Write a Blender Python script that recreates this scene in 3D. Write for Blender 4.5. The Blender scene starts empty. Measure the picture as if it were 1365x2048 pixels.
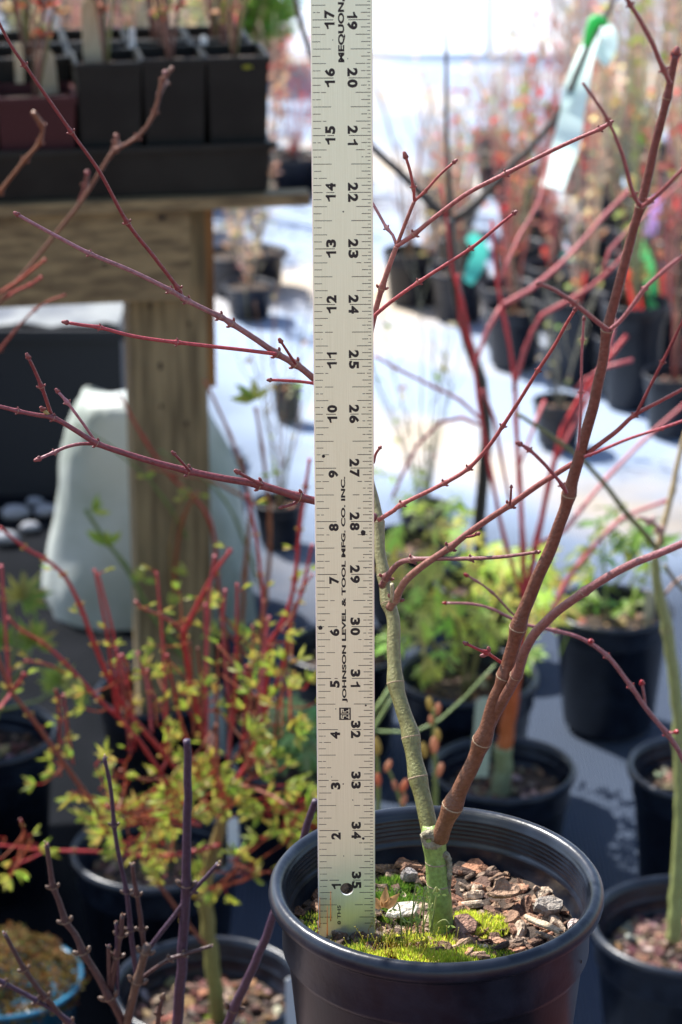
import bpy, math, random
from mathutils import Vector, Matrix, noise
random.seed(7)
sc = bpy.context.scene
# ------------------------------------------------------------------ camera, light, exposure
F = 5051.0; TH = math.radians(20.7)
CAM = Vector((0, 0, 1.45))
fw = Vector((0, math.cos(TH), -math.sin(TH))); up = Vector((0, math.sin(TH), math.cos(TH))); rt = Vector((1, 0, 0))
cd = bpy.data.cameras.new('camera'); cam = bpy.data.objects.new('camera', cd); sc.collection.objects.link(cam)
cam.location = CAM; cam.rotation_euler = (math.radians(90) - TH, 0, 0)
cd.sensor_fit = 'VERTICAL'; cd.sensor_height = 22.3; cd.sensor_width = 14.9
cd.lens = F * 22.3 / 2048.0; cd.clip_start = 0.05; cd.clip_end = 2000
cd.dof.use_dof = True; cd.dof.focus_distance = 1.19; cd.dof.aperture_fstop = 8.4; cd.dof.aperture_blades = 7
sc.camera = cam
SUN_EL, SUN_AZ = math.radians(52), math.radians(-48)      # azimuth from +Y, negative = to the left
w = bpy.data.worlds.new('World'); sc.world = w; w.use_nodes = True
nt = w.node_tree; bg = nt.nodes['Background']; sky = nt.nodes.new('ShaderNodeTexSky')
sky.sky_type = 'NISHITA'; sky.sun_disc = False; sky.sun_elevation = SUN_EL; sky.sun_rotation = SUN_AZ
nt.links.new(sky.outputs[0], bg.inputs[0]); bg.inputs[1].default_value = 0.115
sd = Vector((math.sin(SUN_AZ) * math.cos(SUN_EL), math.cos(SUN_AZ) * math.cos(SUN_EL), math.sin(SUN_EL)))
sl = bpy.data.lights.new('sun', 'SUN'); sl.energy = 5.0; sl.angle = math.radians(0.53); sl.color = (1, .97, .91)
so = bpy.data.objects.new('sun', sl); so.rotation_euler = sd.to_track_quat('Z', 'Y').to_euler(); sc.collection.objects.link(so)
sc.view_settings.view_transform = 'Standard'; sc.view_settings.look = 'None'
sc.view_settings.exposure = 1.14; sc.view_settings.gamma = 1

# ------------------------------------------------------------------ helpers
C = sc.collection
def ray(px, py): return fw + rt * ((px - 682.5) / F) - up * ((py - 1024) / F)
def PZ(px, py, Z): return CAM + ray(px, py) * Z
def PY(px, py, Y): r = ray(px, py); return CAM + r * (Y / r.y)
def PG(px, py, h=0.0): r = ray(px, py); return CAM + r * ((h - CAM.z) / r.z)
def depth(p): return (p - CAM).dot(fw)
def R(a, b): return random.uniform(a, b)

def mat(name, base, rough=.6, metal=0, attr=False, trans=0, bump=0, bscale=200, mix=None, mscale=30, spec=.5, coat=0, aniso=None, detail=4):
    m = bpy.data.materials.new(name); m.use_nodes = True; n = m.node_tree; L = n.links
    b = n.nodes['Principled BSDF']; b.inputs['Roughness'].default_value = rough; b.inputs['Metallic'].default_value = metal
    b.inputs['Specular IOR Level'].default_value = spec; b.inputs['Coat Weight'].default_value = coat
    base4 = (*base, 1); b.inputs['Base Color'].default_value = base4
    out = None; tc = n.nodes.new('ShaderNodeTexCoord')
    if attr:
        a = n.nodes.new('ShaderNodeAttribute'); a.attribute_name = 'Col'; out = a.outputs['Color']
    if mix:
        nz = n.nodes.new('ShaderNodeTexNoise'); nz.inputs['Scale'].default_value = mscale; nz.inputs['Detail'].default_value = detail
        if aniso:
            mp = n.nodes.new('ShaderNodeMapping'); mp.inputs['Scale'].default_value = aniso
            L.new(tc.outputs['Object'], mp.inputs[0]); L.new(mp.outputs[0], nz.inputs['Vector'])
        else: L.new(tc.outputs['Object'], nz.inputs['Vector'])
        cr = n.nodes.new('ShaderNodeMapRange'); cr.inputs[1].default_value = .38; cr.inputs[2].default_value = .64
        L.new(nz.outputs[0], cr.inputs[0]); mx = n.nodes.new('ShaderNodeMix'); mx.data_type = 'RGBA'
        L.new(cr.outputs[0], mx.inputs[0])
        if out: L.new(out, mx.inputs[6]); mx.blend_type = 'MULTIPLY'
        else: mx.inputs[6].default_value = base4
        mx.inputs[7].default_value = (*mix, 1); out = mx.outputs[2]
    if out: L.new(out, b.inputs['Base Color'])
    if bump:
        nb = n.nodes.new('ShaderNodeTexNoise'); nb.inputs['Scale'].default_value = bscale; nb.inputs['Detail'].default_value = 5
        L.new(tc.outputs['Object'], nb.inputs['Vector'])
        bp = n.nodes.new('ShaderNodeBump'); bp.inputs['Strength'].default_value = bump; bp.inputs['Distance'].default_value = .002
        L.new(nb.outputs[0], bp.inputs['Height']); L.new(bp.outputs[0], b.inputs['Normal'])
    if trans:
        t = n.nodes.new('ShaderNodeBsdfTranslucent'); ms = n.nodes.new('ShaderNodeMixShader'); ms.inputs[0].default_value = trans
        if out: L.new(out, t.inputs[0])
        else: t.inputs[0].default_value = base4
        L.new(b.outputs[0], ms.inputs[1]); L.new(t.outputs[0], ms.inputs[2]); L.new(ms.outputs[0], n.nodes['Material Output'].inputs[0])
    return m

M = {}
M['pot'] = mat('black_pot_plastic', (.006, .008, .015), .31, mix=(.013, .018, .030), mscale=60, bump=.12, bscale=160, spec=.42)
M['pot_far'] = mat('black_pot_plastic_dusty', (.008, .009, .014), .42, mix=(.018, .020, .028), mscale=12, spec=.35)
M['soil'] = mat('potting_soil', (.07, .045, .03), .9, mix=(.02, .013, .01), mscale=160, bump=1, bscale=500)
M['chip'] = mat('bark_chip', (.2, .12, .08), .8, attr=True, mix=(.45, .42, .4), mscale=260, bump=.9, bscale=700)
M['moss'] = mat('moss', (.2, .3, .03), .8, attr=True, trans=.5)
M['leaf'] = mat('spring_leaf', (.2, .3, .05), .45, attr=True, trans=.62)
M['vbark'] = mat('tinted_bark', (.2, .1, .1), .36, attr=True, mix=(.7, .66, .62), mscale=420, bump=.35, bscale=900)
M['scar'] = mat('node_scar', (.30, .22, .14), .8, bump=.5, bscale=900)
M['callus'] = mat('graft_callus', (.33, .29, .2), .85, mix=(.14, .12, .07), mscale=330, bump=1, bscale=600)
M['wood'] = mat('weathered_lumber', (.30, .21, .095), .75, mix=(.13, .085, .038), mscale=9, aniso=(1.2, 14, 14), bump=.5, bscale=70, detail=8)
M['wood_up'] = mat('weathered_post', (.30, .22, .105), .75, mix=(.14, .10, .045), mscale=9, aniso=(14, 14, 1.0), bump=.5, bscale=70, detail=8)
M['cedar'] = mat('orange_stained_lath', (.42, .2, .06), .7, mix=(.2, .09, .03), mscale=9, aniso=(14, 14, 1))
M['red_bounce'] = mat('red_bounce_plank', (.06, .009, .010), .6, mix=(.025, .006, .007), mscale=9, aniso=(1.2, 14, 14), bump=.4, bscale=70)  # red invented so the out-of-view bench reflects red onto the pot front
M['knot'] = mat('wood_knot', (.045, .028, .016), .8)
M['sack'] = mat('white_woven_plastic', (.58, .62, .6), .5, trans=.3, mix=(.30, .35, .29), mscale=5, bump=1, bscale=24)
M['poly'] = mat('greenhouse_film', (.9, .93, .97), .35, trans=.8)
_n = M['poly'].node_tree; _t = _n.nodes.new('ShaderNodeBsdfTransparent'); _m = _n.nodes.new('ShaderNodeMixShader'); _o = _n.nodes['Material Output']
_s = _o.inputs[0].links[0].from_socket; _m.inputs[0].default_value = .55; _n.links.new(_s, _m.inputs[1]); _n.links.new(_t.outputs[0], _m.inputs[2]); _n.links.new(_m.outputs[0], _o.inputs[0])
M['tagwood'] = mat('pale_wood_label', (.62, .55, .38), .6, mix=(.5, .42, .27), mscale=30, aniso=(8, 8, 1), trans=.15)
M['white'] = mat('white_plastic', (.8, .82, .82), .4, trans=.2)
M['ink'] = mat('black_print', (.018, .011, .009), .6)
M['ribbon_mint'] = mat('mint_flagging', (.80, .98, .92), .4, trans=.5)
M['ribbon_green'] = mat('green_flagging', (.12, .72, .22), .4, trans=.45)
M['ribbon_red'] = mat('red_flagging', (.85, .07, .06), .4, trans=.5)
M['ribbon_teal'] = mat('teal_flagging', (.08, .5, .42), .4, trans=.45)
M['ribbon_violet'] = mat('violet_flagging', (.5, .34, .8), .4, trans=.45)
M['blue'] = mat('blue_glaze', (.03, .16, .28), .25, mix=(.02, .08, .14), mscale=20)
M['flat'] = mat('black_tray_plastic', (.008, .008, .007), .5, mix=(.018, .018, .015), mscale=14, spec=.25)
M['sqred'] = mat('dark_red_plastic', (.05, .010, .012), .5, spec=.3)
M['bin'] = mat('dark_bin_plastic', (.012, .014, .02), .6)
M['stone'] = mat('pale_stone', (.5, .47, .43), .8, attr=True)
M['alu'] = mat('brushed_aluminium', (.86, .86, .65), .40, metal=.72, mix=(.79, .79, .58), mscale=60, aniso=(60, 60, .6), bump=.04, bscale=900)

class MB:
    def __init__(s): s.v = []; s.f = []; s.m = []; s.c = []
    def face(s, idx, m=0, col=(1, 1, 1)): s.f.append(idx); s.m.append(m); s.c.append(col)
    def tube(s, P, Rr, n=8, m=0, col=(1, 1, 1), col2=None, cap=True, jit=0):
        P = [Vector(p) for p in P]; k = len(P); b0 = len(s.v)
        t = (P[1] - P[0]).normalized(); a = Vector((0, 1, 0)) if abs(t.y) < .9 else Vector((1, 0, 0))
        x = (a - t * a.dot(t)).normalized()
        for i in range(k):
            t = (P[min(i + 1, k - 1)] - P[max(i - 1, 0)]).normalized()
            x = (x - t * x.dot(t)).normalized(); y = t.cross(x)
            for j in range(n):
                an = 2 * math.pi * j / n; r = Rr[i] * (1 + (R(-jit, jit) if jit else 0))
                s.v.append(P[i] + (x * math.cos(an) + y * math.sin(an)) * r)
        for i in range(k - 1):
            q = i / max(1, k - 2)
            c = col if col2 is None else tuple(col[e] * (1 - q) + col2[e] * q for e in range(3))
            for j in range(n):
                a0 = b0 + i * n + j; a1 = b0 + i * n + (j + 1) % n
                s.face((a0, a1, a1 + n, a0 + n), m, c)
        if cap:
            s.face(tuple(b0 + j for j in range(n))[::-1], m, col)
            s.face(tuple(b0 + (k - 1) * n + j for j in range(n)), m, col2 or col)
    def lathe(s, c, prof, n=48, m=0, col=(1, 1, 1), close=False):
        b0 = len(s.v); k = len(prof)
        for (r, z) in prof:
            for j in range(n):
                a = 2 * math.pi * j / n; s.v.append(Vector((c[0] + r * math.cos(a), c[1] + r * math.sin(a), c[2] + z)))
        for i in range(k - 1):
            for j in range(n):
                a0 = b0 + i * n + j; a1 = b0 + i * n + (j + 1) % n
                s.face((a0, a1, a1 + n, a0 + n), m, col)
        if close: s.face(tuple(b0 + j for j in range(n))[::-1], m, col)
    def box(s, lo, hi, m=0, col=(1, 1, 1), bev=0):
        b0 = len(s.v); x0, y0, z0 = lo; x1, y1, z1 = hi
        for p in ((x0, y0, z0), (x1, y0, z0), (x1, y1, z0), (x0, y1, z0), (x0, y0, z1), (x1, y0, z1), (x1, y1, z1), (x0, y1, z1)): s.v.append(Vector(p))
        for f in ((3, 2, 1, 0), (4, 5, 6, 7), (0, 1, 5, 4), (1, 2, 6, 5), (2, 3, 7, 6), (3, 0, 4, 7)): s.face(tuple(b0 + i for i in f), m, col)
    def ball(s, c, r, m=0, col=(1, 1, 1), n=6, sq=(1, 1, 1), axis=None):
        b0 = len(s.v); k = 4; c = Vector(c)
        q = axis.to_track_quat('Z', 'Y') if axis else None
        for i in range(k + 1):
            th = math.pi * i / k
            for j in range(n):
                a = 2 * math.pi * j / n
                p = Vector((r * sq[0] * math.sin(th) * math.cos(a), r * sq[1] * math.sin(th) * math.sin(a), r * sq[2] * math.cos(th)))
                s.v.append(c + (q @ p if q else p))
        for i in range(k):
            for j in range(n):
                a0 = b0 + i * n + j; a1 = b0 + i * n + (j + 1) % n
                s.face((a0, a0 + n, a1 + n, a1), m, col)
    def blade(s, p, d, nrm, L, W, m=0, col=(1, 1, 1), fold=.25, droop=.2):
        # a narrow pointed leaflet, folded along its midrib
        d = d.normalized(); sd_ = d.cross(nrm).normalized(); nn = sd_.cross(d); b0 = len(s.v)
        pts = [(0, 0), (.3, .8), (.62, 1), (1, 0)]
        for (t, wd) in pts:
            c = p + d * (L * t) - nn * (droop * L * t * t)
            if wd == 0: s.v.append(c)
            else:
                s.v.append(c + sd_ * (W * wd) + nn * (W * fold)); s.v.append(c); s.v.append(c - sd_ * (W * wd) + nn * (W * fold))
        i = b0
        for f in ((i, i + 1, i + 2), (i, i + 2, i + 3), (i + 1, i + 4, i + 5, i + 2), (i + 2, i + 5, i + 6, i + 3), (i + 4, i + 7, i + 5), (i + 5, i + 7, i + 6)): s.face(f, m, col)
    def palm(s, p, d, nrm, size, lobes=5, spread=1.9, m=0, col=(1, 1, 1), wr=.17):
        d = d.normalized(); sd_ = d.cross(nrm).normalized()
        for i in range(lobes):
            a = (i - (lobes - 1) / 2) / max(1, (lobes - 1) / 2) * spread / 1
            L = size * (1 - .42 * abs(a) / spread)
            c = tuple(x * R(.88, 1.12) for x in col)
            s.blade(p, d * math.cos(a) + sd_ * math.sin(a), nrm, L, L * wr, m, c, droop=R(.1, .5))
    def build(s, name, mats, parent=None, smooth=True, label=None, kind=None):
        me = bpy.data.meshes.new(name); o = Vector((0, 0, 0))
        if parent is not None:
            o = Vector(parent.location)
            if parent.parent is not None: o = o + parent.parent.location
        else:
            if s.v:
                o = Vector((sum(v.x for v in s.v) / len(s.v), sum(v.y for v in s.v) / len(s.v), min(v.z for v in s.v)))
        me.from_pydata([v - o for v in s.v], [], s.f)
        if not isinstance(mats, (list, tuple)): mats = [mats]
        for m in mats: me.materials.append(m)
        me.polygons.foreach_set('material_index', s.m); me.polygons.foreach_set('use_smooth', [smooth] * len(s.f))
        ca = me.color_attributes.new('Col', 'FLOAT_COLOR', 'CORNER'); buf = []
        for f, c in zip(s.f, s.c): buf += [c[0], c[1], c[2], 1.0] * len(f)
        ca.data.foreach_set('color', buf); me.update()
        ob = bpy.data.objects.new(name, me); C.objects.link(ob)
        if parent is not None: ob.parent = parent
        else: ob.location = o
        if label: ob['label'] = label
        if kind: ob['kind'] = kind
        return ob

def tag(o, label, cat, group=None):
    o['label'] = label; o['category'] = cat
    if group: o['group'] = group
    return o
def thing(name, loc, label, cat, group=None):
    o = bpy.data.objects.new(name, None); o.empty_display_size = .02; C.objects.link(o); o.location = loc
    return tag(o, label, cat, group)

def smoothpath(P, Rr, step):
    """Catmull-Rom through P, radii interpolated; returns points, radii and the sample index of each input point"""
    oP, oR, idx = [], [], []
    for i in range(len(P) - 1):
        p0 = P[max(i - 1, 0)]; p1 = P[i]; p2 = P[i + 1]; p3 = P[min(i + 2, len(P) - 1)]
        n = max(1, int((p2 - p1).length / step)); idx.append(len(oP))
        for k in range(n):
            t = k / n
            q = ((2 * p1) + (p2 - p0) * t + (2 * p0 - 5 * p1 + 4 * p2 - p3) * t * t + (3 * p1 - p0 - 3 * p2 + p3) * t ** 3) * .5
            oP.append(q); oR.append(Rr[i] * (1 - t) + Rr[i + 1] * t)
    idx.append(len(oP)); oP.append(P[-1]); oR.append(Rr[-1])
    return oP, oR, idx

def twig(mb, pts, Y0, Y1, r0, r1, col, col2=None, nodes=None, tip=None, step=.004, n=8, m=0, sm=1, scar=True, swell=.35, bud=0, budcol=(.25, .07, .07), jit=0, worldpts=None):
    """pts: photo pixels, Y0..Y1: true distance of the first and last point; nodes: indices of pts that are leaf nodes"""
    if worldpts: P = worldpts
    else:
        ln = [0]
        for a, b in zip(pts, pts[1:]): ln.append(ln[-1] + math.hypot(b[0] - a[0], b[1] - a[1]))
        P = [PY(p[0], p[1], Y0 + (Y1 - Y0) * (l / ln[-1])) for p, l in zip(pts, ln)]
    k = len(P)
    Rr = [(r0 + (r1 - r0) * i / (k - 1)) * depth(P[i]) / F for i in range(k)]
    oP, oR, idx = smoothpath(P, Rr, step)
    if nodes is None: nodes = range(1, k)
    for ni in nodes:
        c = oP[idx[ni]]
        for i in range(len(oP)):
            d = (oP[i] - c).length / (oR[idx[ni]] * 1.1 + 1e-9)
            if d < 3: oR[i] = max(oR[i], oR[i] * (1 + 0) + Rr[ni] * swell * math.exp(-d * d))
    if step > .0015:   # natural slight wobble
        oP = [p + Vector((noise.noise(p * 60), noise.noise(p * 60 + Vector((9, 9, 9))), 0)) * (oR[i] * .25) for i, p in enumerate(oP)]
    mb.tube(oP, oR, n, m, col, col2, jit=jit)
    for ni in nodes:
        i = idx[ni]; i = min(i, len(oP) - 1); a = oP[max(i - 1, 0)]; b = oP[min(i + 1, len(oP) - 1)]; t = (b - a).normalized(); r = oR[i]
        if scar and ni < k - 1: mb.tube([oP[i] - t * r * .16, oP[i] - t * r * .06, oP[i] + t * r * .06, oP[i] + t * r * .16], [r * .9, r * 1.0, r * 1.03, r * .9], n, sm, (1, 1, 1))
        if bud and ni < k - 1:
            sdv = t.cross(Vector((0, 1, 0))).normalized()
            for s_ in (-1, 1):
                dr = (t * .9 + sdv * s_ * .7).normalized()
                mb.ball(oP[i] + sdv * s_ * r * 1.0 + dr * r * bud * .4, r * .55 * bud, m, budcol, 6, (1, 1, 1.8), dr)
    if tip:
        t = (oP[-1] - oP[-2]).normalized(); r = oR[-1]
        if tip >= 1.6 and r0 > 3.9:
            rq = random.Random(int(oP[-1].x * 1e5))
            for _ in range(9):
                dv = Vector((rq.uniform(-1, 1), rq.uniform(-1, 1), rq.uniform(-.6, 1))); mb.ball(oP[-1] + dv * r * .95, r * rq.uniform(.3, .6), m, tuple(x * rq.uniform(.8, 2.2) for x in budcol), 5, (.8, .8, 1.6), dv.normalized())
            return oP, oR, idx
        mb.ball(oP[-1] + t * r * tip * 1.2, r * tip, m, budcol, 7, (1, 1, 1.7), t)
        for s_ in (-1, 1):
            sdv = t.cross(Vector((0, 1, 0))).normalized() * s_
            mb.ball(oP[-1] + sdv * r * .9, r * tip * .6, m, tuple(x * .8 for x in budcol), 6, (1, 1, 1.6), (t + sdv * .6).normalized())
    return oP, oR, idx

# ------------------------------------------------------------------ ground, path cloth, hoop tunnel
def ground():
    mb = MB(); n = 90
    xs = [-60 + 120 * i / 8 for i in range(9)]; ys = [-60 + 260 * i / 8 for i in range(9)]
    for y in ys:
        for x in xs: mb.v.append(Vector((x, y, -.004)))
    for j in range(8):
        for i in range(8): a = j * 9 + i; mb.face((a, a + 1, a + 10, a + 9))
    m = mat('red_bounce_earth', (.26, .15, .11), .95, mix=(.15, .08, .06), mscale=3, bump=.8, bscale=40)  # reddish tint invented so the unseen earth reflects pink into ruler and pot
    o = mb.build('ground', m, None, False); o['kind'] = 'structure'
    # woven ground cloth, slightly wrinkled, from the plants' feet to the far rows
    mb = MB(); nx, ny = 110, 190
    for j in range(ny + 1):
        for i in range(nx + 1):
            x = -2.4 + 4.8 * i / nx; y = 1.3 + 8.2 * j / ny
            z = .004 + max(0, .006 * noise.noise(Vector((x * 3 + y * 2.2, y * .9, 0))) + .003 * noise.noise(Vector((x * 11, y * 7, 3))))
            mb.v.append(Vector((x, y, z)))
    for j in range(ny):
        for i in range(nx): a = j * (nx + 1) + i; mb.face((a, a + 1, a + nx + 2, a + nx + 1))
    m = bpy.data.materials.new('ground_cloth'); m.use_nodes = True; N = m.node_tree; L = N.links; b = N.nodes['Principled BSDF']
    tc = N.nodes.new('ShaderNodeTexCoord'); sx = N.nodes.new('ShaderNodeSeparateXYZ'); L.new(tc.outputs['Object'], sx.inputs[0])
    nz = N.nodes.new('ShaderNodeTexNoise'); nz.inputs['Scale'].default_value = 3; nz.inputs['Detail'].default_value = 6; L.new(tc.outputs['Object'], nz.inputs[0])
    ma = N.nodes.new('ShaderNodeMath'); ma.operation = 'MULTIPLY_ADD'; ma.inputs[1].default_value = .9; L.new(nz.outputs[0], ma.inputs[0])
    xr = N.nodes.new('ShaderNodeMapRange'); xr.inputs[1].default_value = -.34; xr.inputs[2].default_value = -.02; xr.inputs[3].default_value = -.75; xr.inputs[4].default_value = 0; L.new(sx.outputs[0], xr.inputs[0])  # shade painted into the cloth: dark zone reaches further back on the left
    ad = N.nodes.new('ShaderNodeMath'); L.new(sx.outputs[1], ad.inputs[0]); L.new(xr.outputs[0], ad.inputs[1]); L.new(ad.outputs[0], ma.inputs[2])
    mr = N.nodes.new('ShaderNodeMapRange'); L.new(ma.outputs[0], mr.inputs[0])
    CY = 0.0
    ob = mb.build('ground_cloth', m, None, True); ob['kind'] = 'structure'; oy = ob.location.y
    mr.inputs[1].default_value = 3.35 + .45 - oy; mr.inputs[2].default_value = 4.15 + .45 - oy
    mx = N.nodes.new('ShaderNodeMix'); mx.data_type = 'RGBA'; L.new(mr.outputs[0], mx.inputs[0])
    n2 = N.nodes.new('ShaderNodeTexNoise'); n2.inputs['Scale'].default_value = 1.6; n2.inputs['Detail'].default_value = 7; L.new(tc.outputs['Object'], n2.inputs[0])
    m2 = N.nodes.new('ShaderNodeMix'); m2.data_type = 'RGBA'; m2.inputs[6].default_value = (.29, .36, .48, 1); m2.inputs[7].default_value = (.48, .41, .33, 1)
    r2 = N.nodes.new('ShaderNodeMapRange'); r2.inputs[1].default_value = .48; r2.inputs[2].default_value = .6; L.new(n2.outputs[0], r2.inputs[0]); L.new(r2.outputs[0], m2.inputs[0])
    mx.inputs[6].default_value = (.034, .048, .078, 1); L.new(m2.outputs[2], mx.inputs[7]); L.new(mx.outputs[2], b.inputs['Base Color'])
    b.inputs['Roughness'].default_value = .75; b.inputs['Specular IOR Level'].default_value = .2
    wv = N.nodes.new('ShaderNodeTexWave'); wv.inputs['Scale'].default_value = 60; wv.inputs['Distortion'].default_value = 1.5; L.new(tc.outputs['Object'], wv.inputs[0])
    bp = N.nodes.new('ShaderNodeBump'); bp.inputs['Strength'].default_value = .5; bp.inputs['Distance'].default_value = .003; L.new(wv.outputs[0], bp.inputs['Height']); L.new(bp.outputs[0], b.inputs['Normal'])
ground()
def shade_sheet():  # near-black sheet standing in for the shade under and around the bench
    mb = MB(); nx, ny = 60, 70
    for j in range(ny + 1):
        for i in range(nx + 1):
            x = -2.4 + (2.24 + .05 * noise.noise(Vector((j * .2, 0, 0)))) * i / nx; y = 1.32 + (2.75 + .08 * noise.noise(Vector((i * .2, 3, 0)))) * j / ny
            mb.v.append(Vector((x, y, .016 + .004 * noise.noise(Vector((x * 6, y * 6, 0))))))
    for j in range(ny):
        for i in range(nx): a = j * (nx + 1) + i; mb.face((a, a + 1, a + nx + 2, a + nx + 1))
    o = mb.build('shade_sheet', mat('black_shade_sheet', (.003, .004, .006), .9, mix=(.007, .008, .011), mscale=8, bump=.3, bscale=120, spec=.08)); o['kind'] = 'structure'
shade_sheet()

def hoop_tunnel():
    t = thing('hoop_tunnel', (.9, 8.6, 0), 'low white plastic-covered hoop tunnel beyond the rows of saplings', 'hoop tunnel')
    mb = MB(); n = 28; Rr = .75; L0, L1 = -.24, 3.4
    for layer in (0, .004):
        b0 = len(mb.v)
        for i in range(41):
            x = L0 + (L1 - L0) * i / 40
            for j in range(n + 1):
                a = math.pi * j / n; rr = Rr - layer + .012 * math.sin(i * 1.57) + .008 * noise.noise(Vector((x * 5, a * 3, 0)))
                zz = rr * math.sin(a) * 1.25; lean = .10 * zz if i == 0 else 0
                mb.v.append(Vector((x + (zz * .75 if i < 6 else 0) * (1 - i / 6), 8.62 - rr * math.cos(a), zz)))
        for i in range(40):
            for j in range(n): a = b0 + i * (n + 1) + j; mb.face((a, a + 1, a + n + 2, a + n + 1))
    mb.build('plastic_film', M['poly'], t)
    for k in range(5):
        h = MB(); x = L0 + .7 + k * .7
        P = [Vector((x, 8.62 - (Rr + .02) * math.cos(math.pi * j / 20), (Rr + .02) * math.sin(math.pi * j / 20) * 1.25)) for j in range(21)]
        h.tube(P, [.009] * 21, 8); h.build('hoop', M['white'], t)
hoop_tunnel()

# ------------------------------------------------------------------ nursery pots
def pot_profile(Rr, H, detail=True):
    s = Rr / .0815
    ro = Rr * .905; rb = Rr * .74
    out = [(rb * .96, 0), (rb, .003), (ro - (ro - rb) * .12, H - .038 * s)]
    out += [(ro - .0002, H - .0375 * s), (ro + .0012 * s, H - .034 * s), (ro + .001 * s, H - .014 * s), (ro + .003 * s, H - .0115 * s)]
    lip = [(Rr - .0022 * s, H - .0098 * s), (Rr - .0006 * s, H - .0085 * s), (Rr, H - .006 * s), (Rr - .0004 * s, H - .003 * s), (Rr - .002 * s, H - .0008 * s), (Rr - .004 * s, H), (Rr - .006 * s, H - .0009 * s), (Rr - .0075 * s, H - .003 * s)]
    inn = []
    z = .0045
    for k in range(5):
        inn += [(Rr - (.0079 + k * .0002) * s, H - z * s), (Rr - (.0086 + k * .0002) * s, H - (z + .0006) * s), (Rr - (.0084 + k * .0002) * s, H - (z + .0012) * s)]; z += .0024
    inn += [(Rr - .0098 * s, H - .0175 * s), (Rr - .0112 * s, H - .0188 * s), (Rr - .0108 * s, H - .0198 * s), (Rr - .0114 * s, H - .030 * s), (Rr - .0126 * s, H - .0312 * s), (Rr - .0126 * s, H - .034 * s), (rb - .004 * s, .01 * s), (0.0005, .01 * s)]
    return out + lip + inn

def soil_disc(mb, c, r, amp, rings=10, seg=36, m=0, seed=0):
    b0 = len(mb.v); mb.v.append(Vector(c))
    def hz(x, y): return amp * (noise.noise(Vector((x * 40 + seed, y * 40, seed))) + .6 * noise.noise(Vector((x * 110, y * 110 + seed, 1))))
    for i in range(1, rings + 1):
        for j in range(seg):
            a = 2 * math.pi * j / seg; rr = r * i / rings; x = rr * math.cos(a); y = rr * math.sin(a)
            mb.v.append(Vector((c[0] + x, c[1] + y, c[2] + hz(x, y))))
    for j in range(seg): mb.face((b0, b0 + 1 + j, b0 + 1 + (j + 1) % seg), m)
    for i in range(rings - 1):
        for j in range(seg):
            a0 = b0 + 1 + i * seg + j; a1 = b0 + 1 + i * seg + (j + 1) % seg; mb.face((a0, a0 + seg, a1 + seg, a1), m)
    return hz

CH = [(.26, .12, .07), (.36, .20, .12), (.17, .085, .05), (.42, .27, .17), (.30, .21, .15), (.52, .40, .29), (.12, .065, .045), (.38, .18, .10), (.22, .13, .08)]
def chip(mb, c, L, W, T, rz, tx, ty, col, m=0, curl=0, n=9):
    q = Matrix.Rotation(rz, 3, 'Z') @ Matrix.Rotation(tx, 3, 'X') @ Matrix.Rotation(ty, 3, 'Y')
    b0 = len(mb.v); c = Vector(c); prof = []
    for j in range(n):
        a = 2 * math.pi * j / n; k = R(.72, 1.12); prof.append((L * .5 * math.cos(a) * k, W * .5 * math.sin(a) * k))
    rings = ((.45, T * .5), (.9, T * .46), (1.0, T * .1), (.96, -T * .4), (.5, -T * .5))
    mb.v.append(c + q @ Vector((0, 0, T * .5)))
    for (k, z) in rings:
        for (x, y) in prof:
            zz = z + curl * (y * k) ** 2 / max(W, 1e-6) + R(-.12, .12) * T
            mb.v.append(c + q @ Vector((x * k, y * k, zz)))
    for j in range(n): mb.face((b0, b0 + 1 + j, b0 + 1 + (j + 1) % n), m, col)
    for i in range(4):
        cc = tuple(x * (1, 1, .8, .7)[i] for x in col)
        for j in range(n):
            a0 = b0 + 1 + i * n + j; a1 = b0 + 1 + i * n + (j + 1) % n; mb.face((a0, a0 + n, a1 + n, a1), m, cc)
    mb.face(tuple(b0 + 1 + 4 * n + j for j in range(n)), m, col)

def chips(mb, c, r, n, smin, smax, hz=None, m=0, seed=0, cols=CH, tilt=.6):
    for _ in range(n):
        a = R(0, 6.283); rr = r * math.sqrt(R(0, 1)) * .97; x = rr * math.cos(a); y = rr * math.sin(a)
        L = smin + (smax - smin) * random.random() ** 2; z = (hz(x, y) if hz else 0) + L * .14
        col = tuple(k * R(.7, 1.25) for k in random.choice(cols))
        chip(mb, (c[0] + x, c[1] + y, c[2] + z), L, L * R(.4, .85), L * R(.12, .34), R(0, 6.28), R(-tilt, tilt), R(-tilt, tilt), col, m, R(-.5, .5), 7)

def pot_parts(root, c, Rr, H, nch=160, far=False, sdepth=.2, cols=CH, seg=56, label=None, moss=0):
    """c = centre of the pot's foot"""
    mb = MB(); mb.lathe(c, pot_profile(Rr, H), seg, close=True); mb.build('pot', M['pot_far'] if far else M['pot'], root)
    mb = MB(); z = H - Rr * 2 * sdepth; rs = Rr * (.90 - .1 * sdepth)
    rs = (Rr * .74 + (Rr * .9 - Rr * .74) * (z / H)) - Rr * .045
    hz = soil_disc(mb, (c[0], c[1], c[2] + z), rs, .004, 8, 28, 0, R(0, 50)); mb.build('soil', M['soil'], root)
    if nch:
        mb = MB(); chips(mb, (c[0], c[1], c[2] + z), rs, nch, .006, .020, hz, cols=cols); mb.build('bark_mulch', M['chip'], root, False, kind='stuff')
    return c[2] + z

def px_pot(cx, cy, wpx, ratio=.95):
    v = (cy - 1024) / F
    Z = CAM.z / (math.sin(TH) + v * math.cos(TH) + ratio * wpx / F)
    p = PZ(cx, cy, Z); D = wpx * Z / F
    return p, D / 2, p.z       # rim centre, rim radius, height above ground

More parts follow.
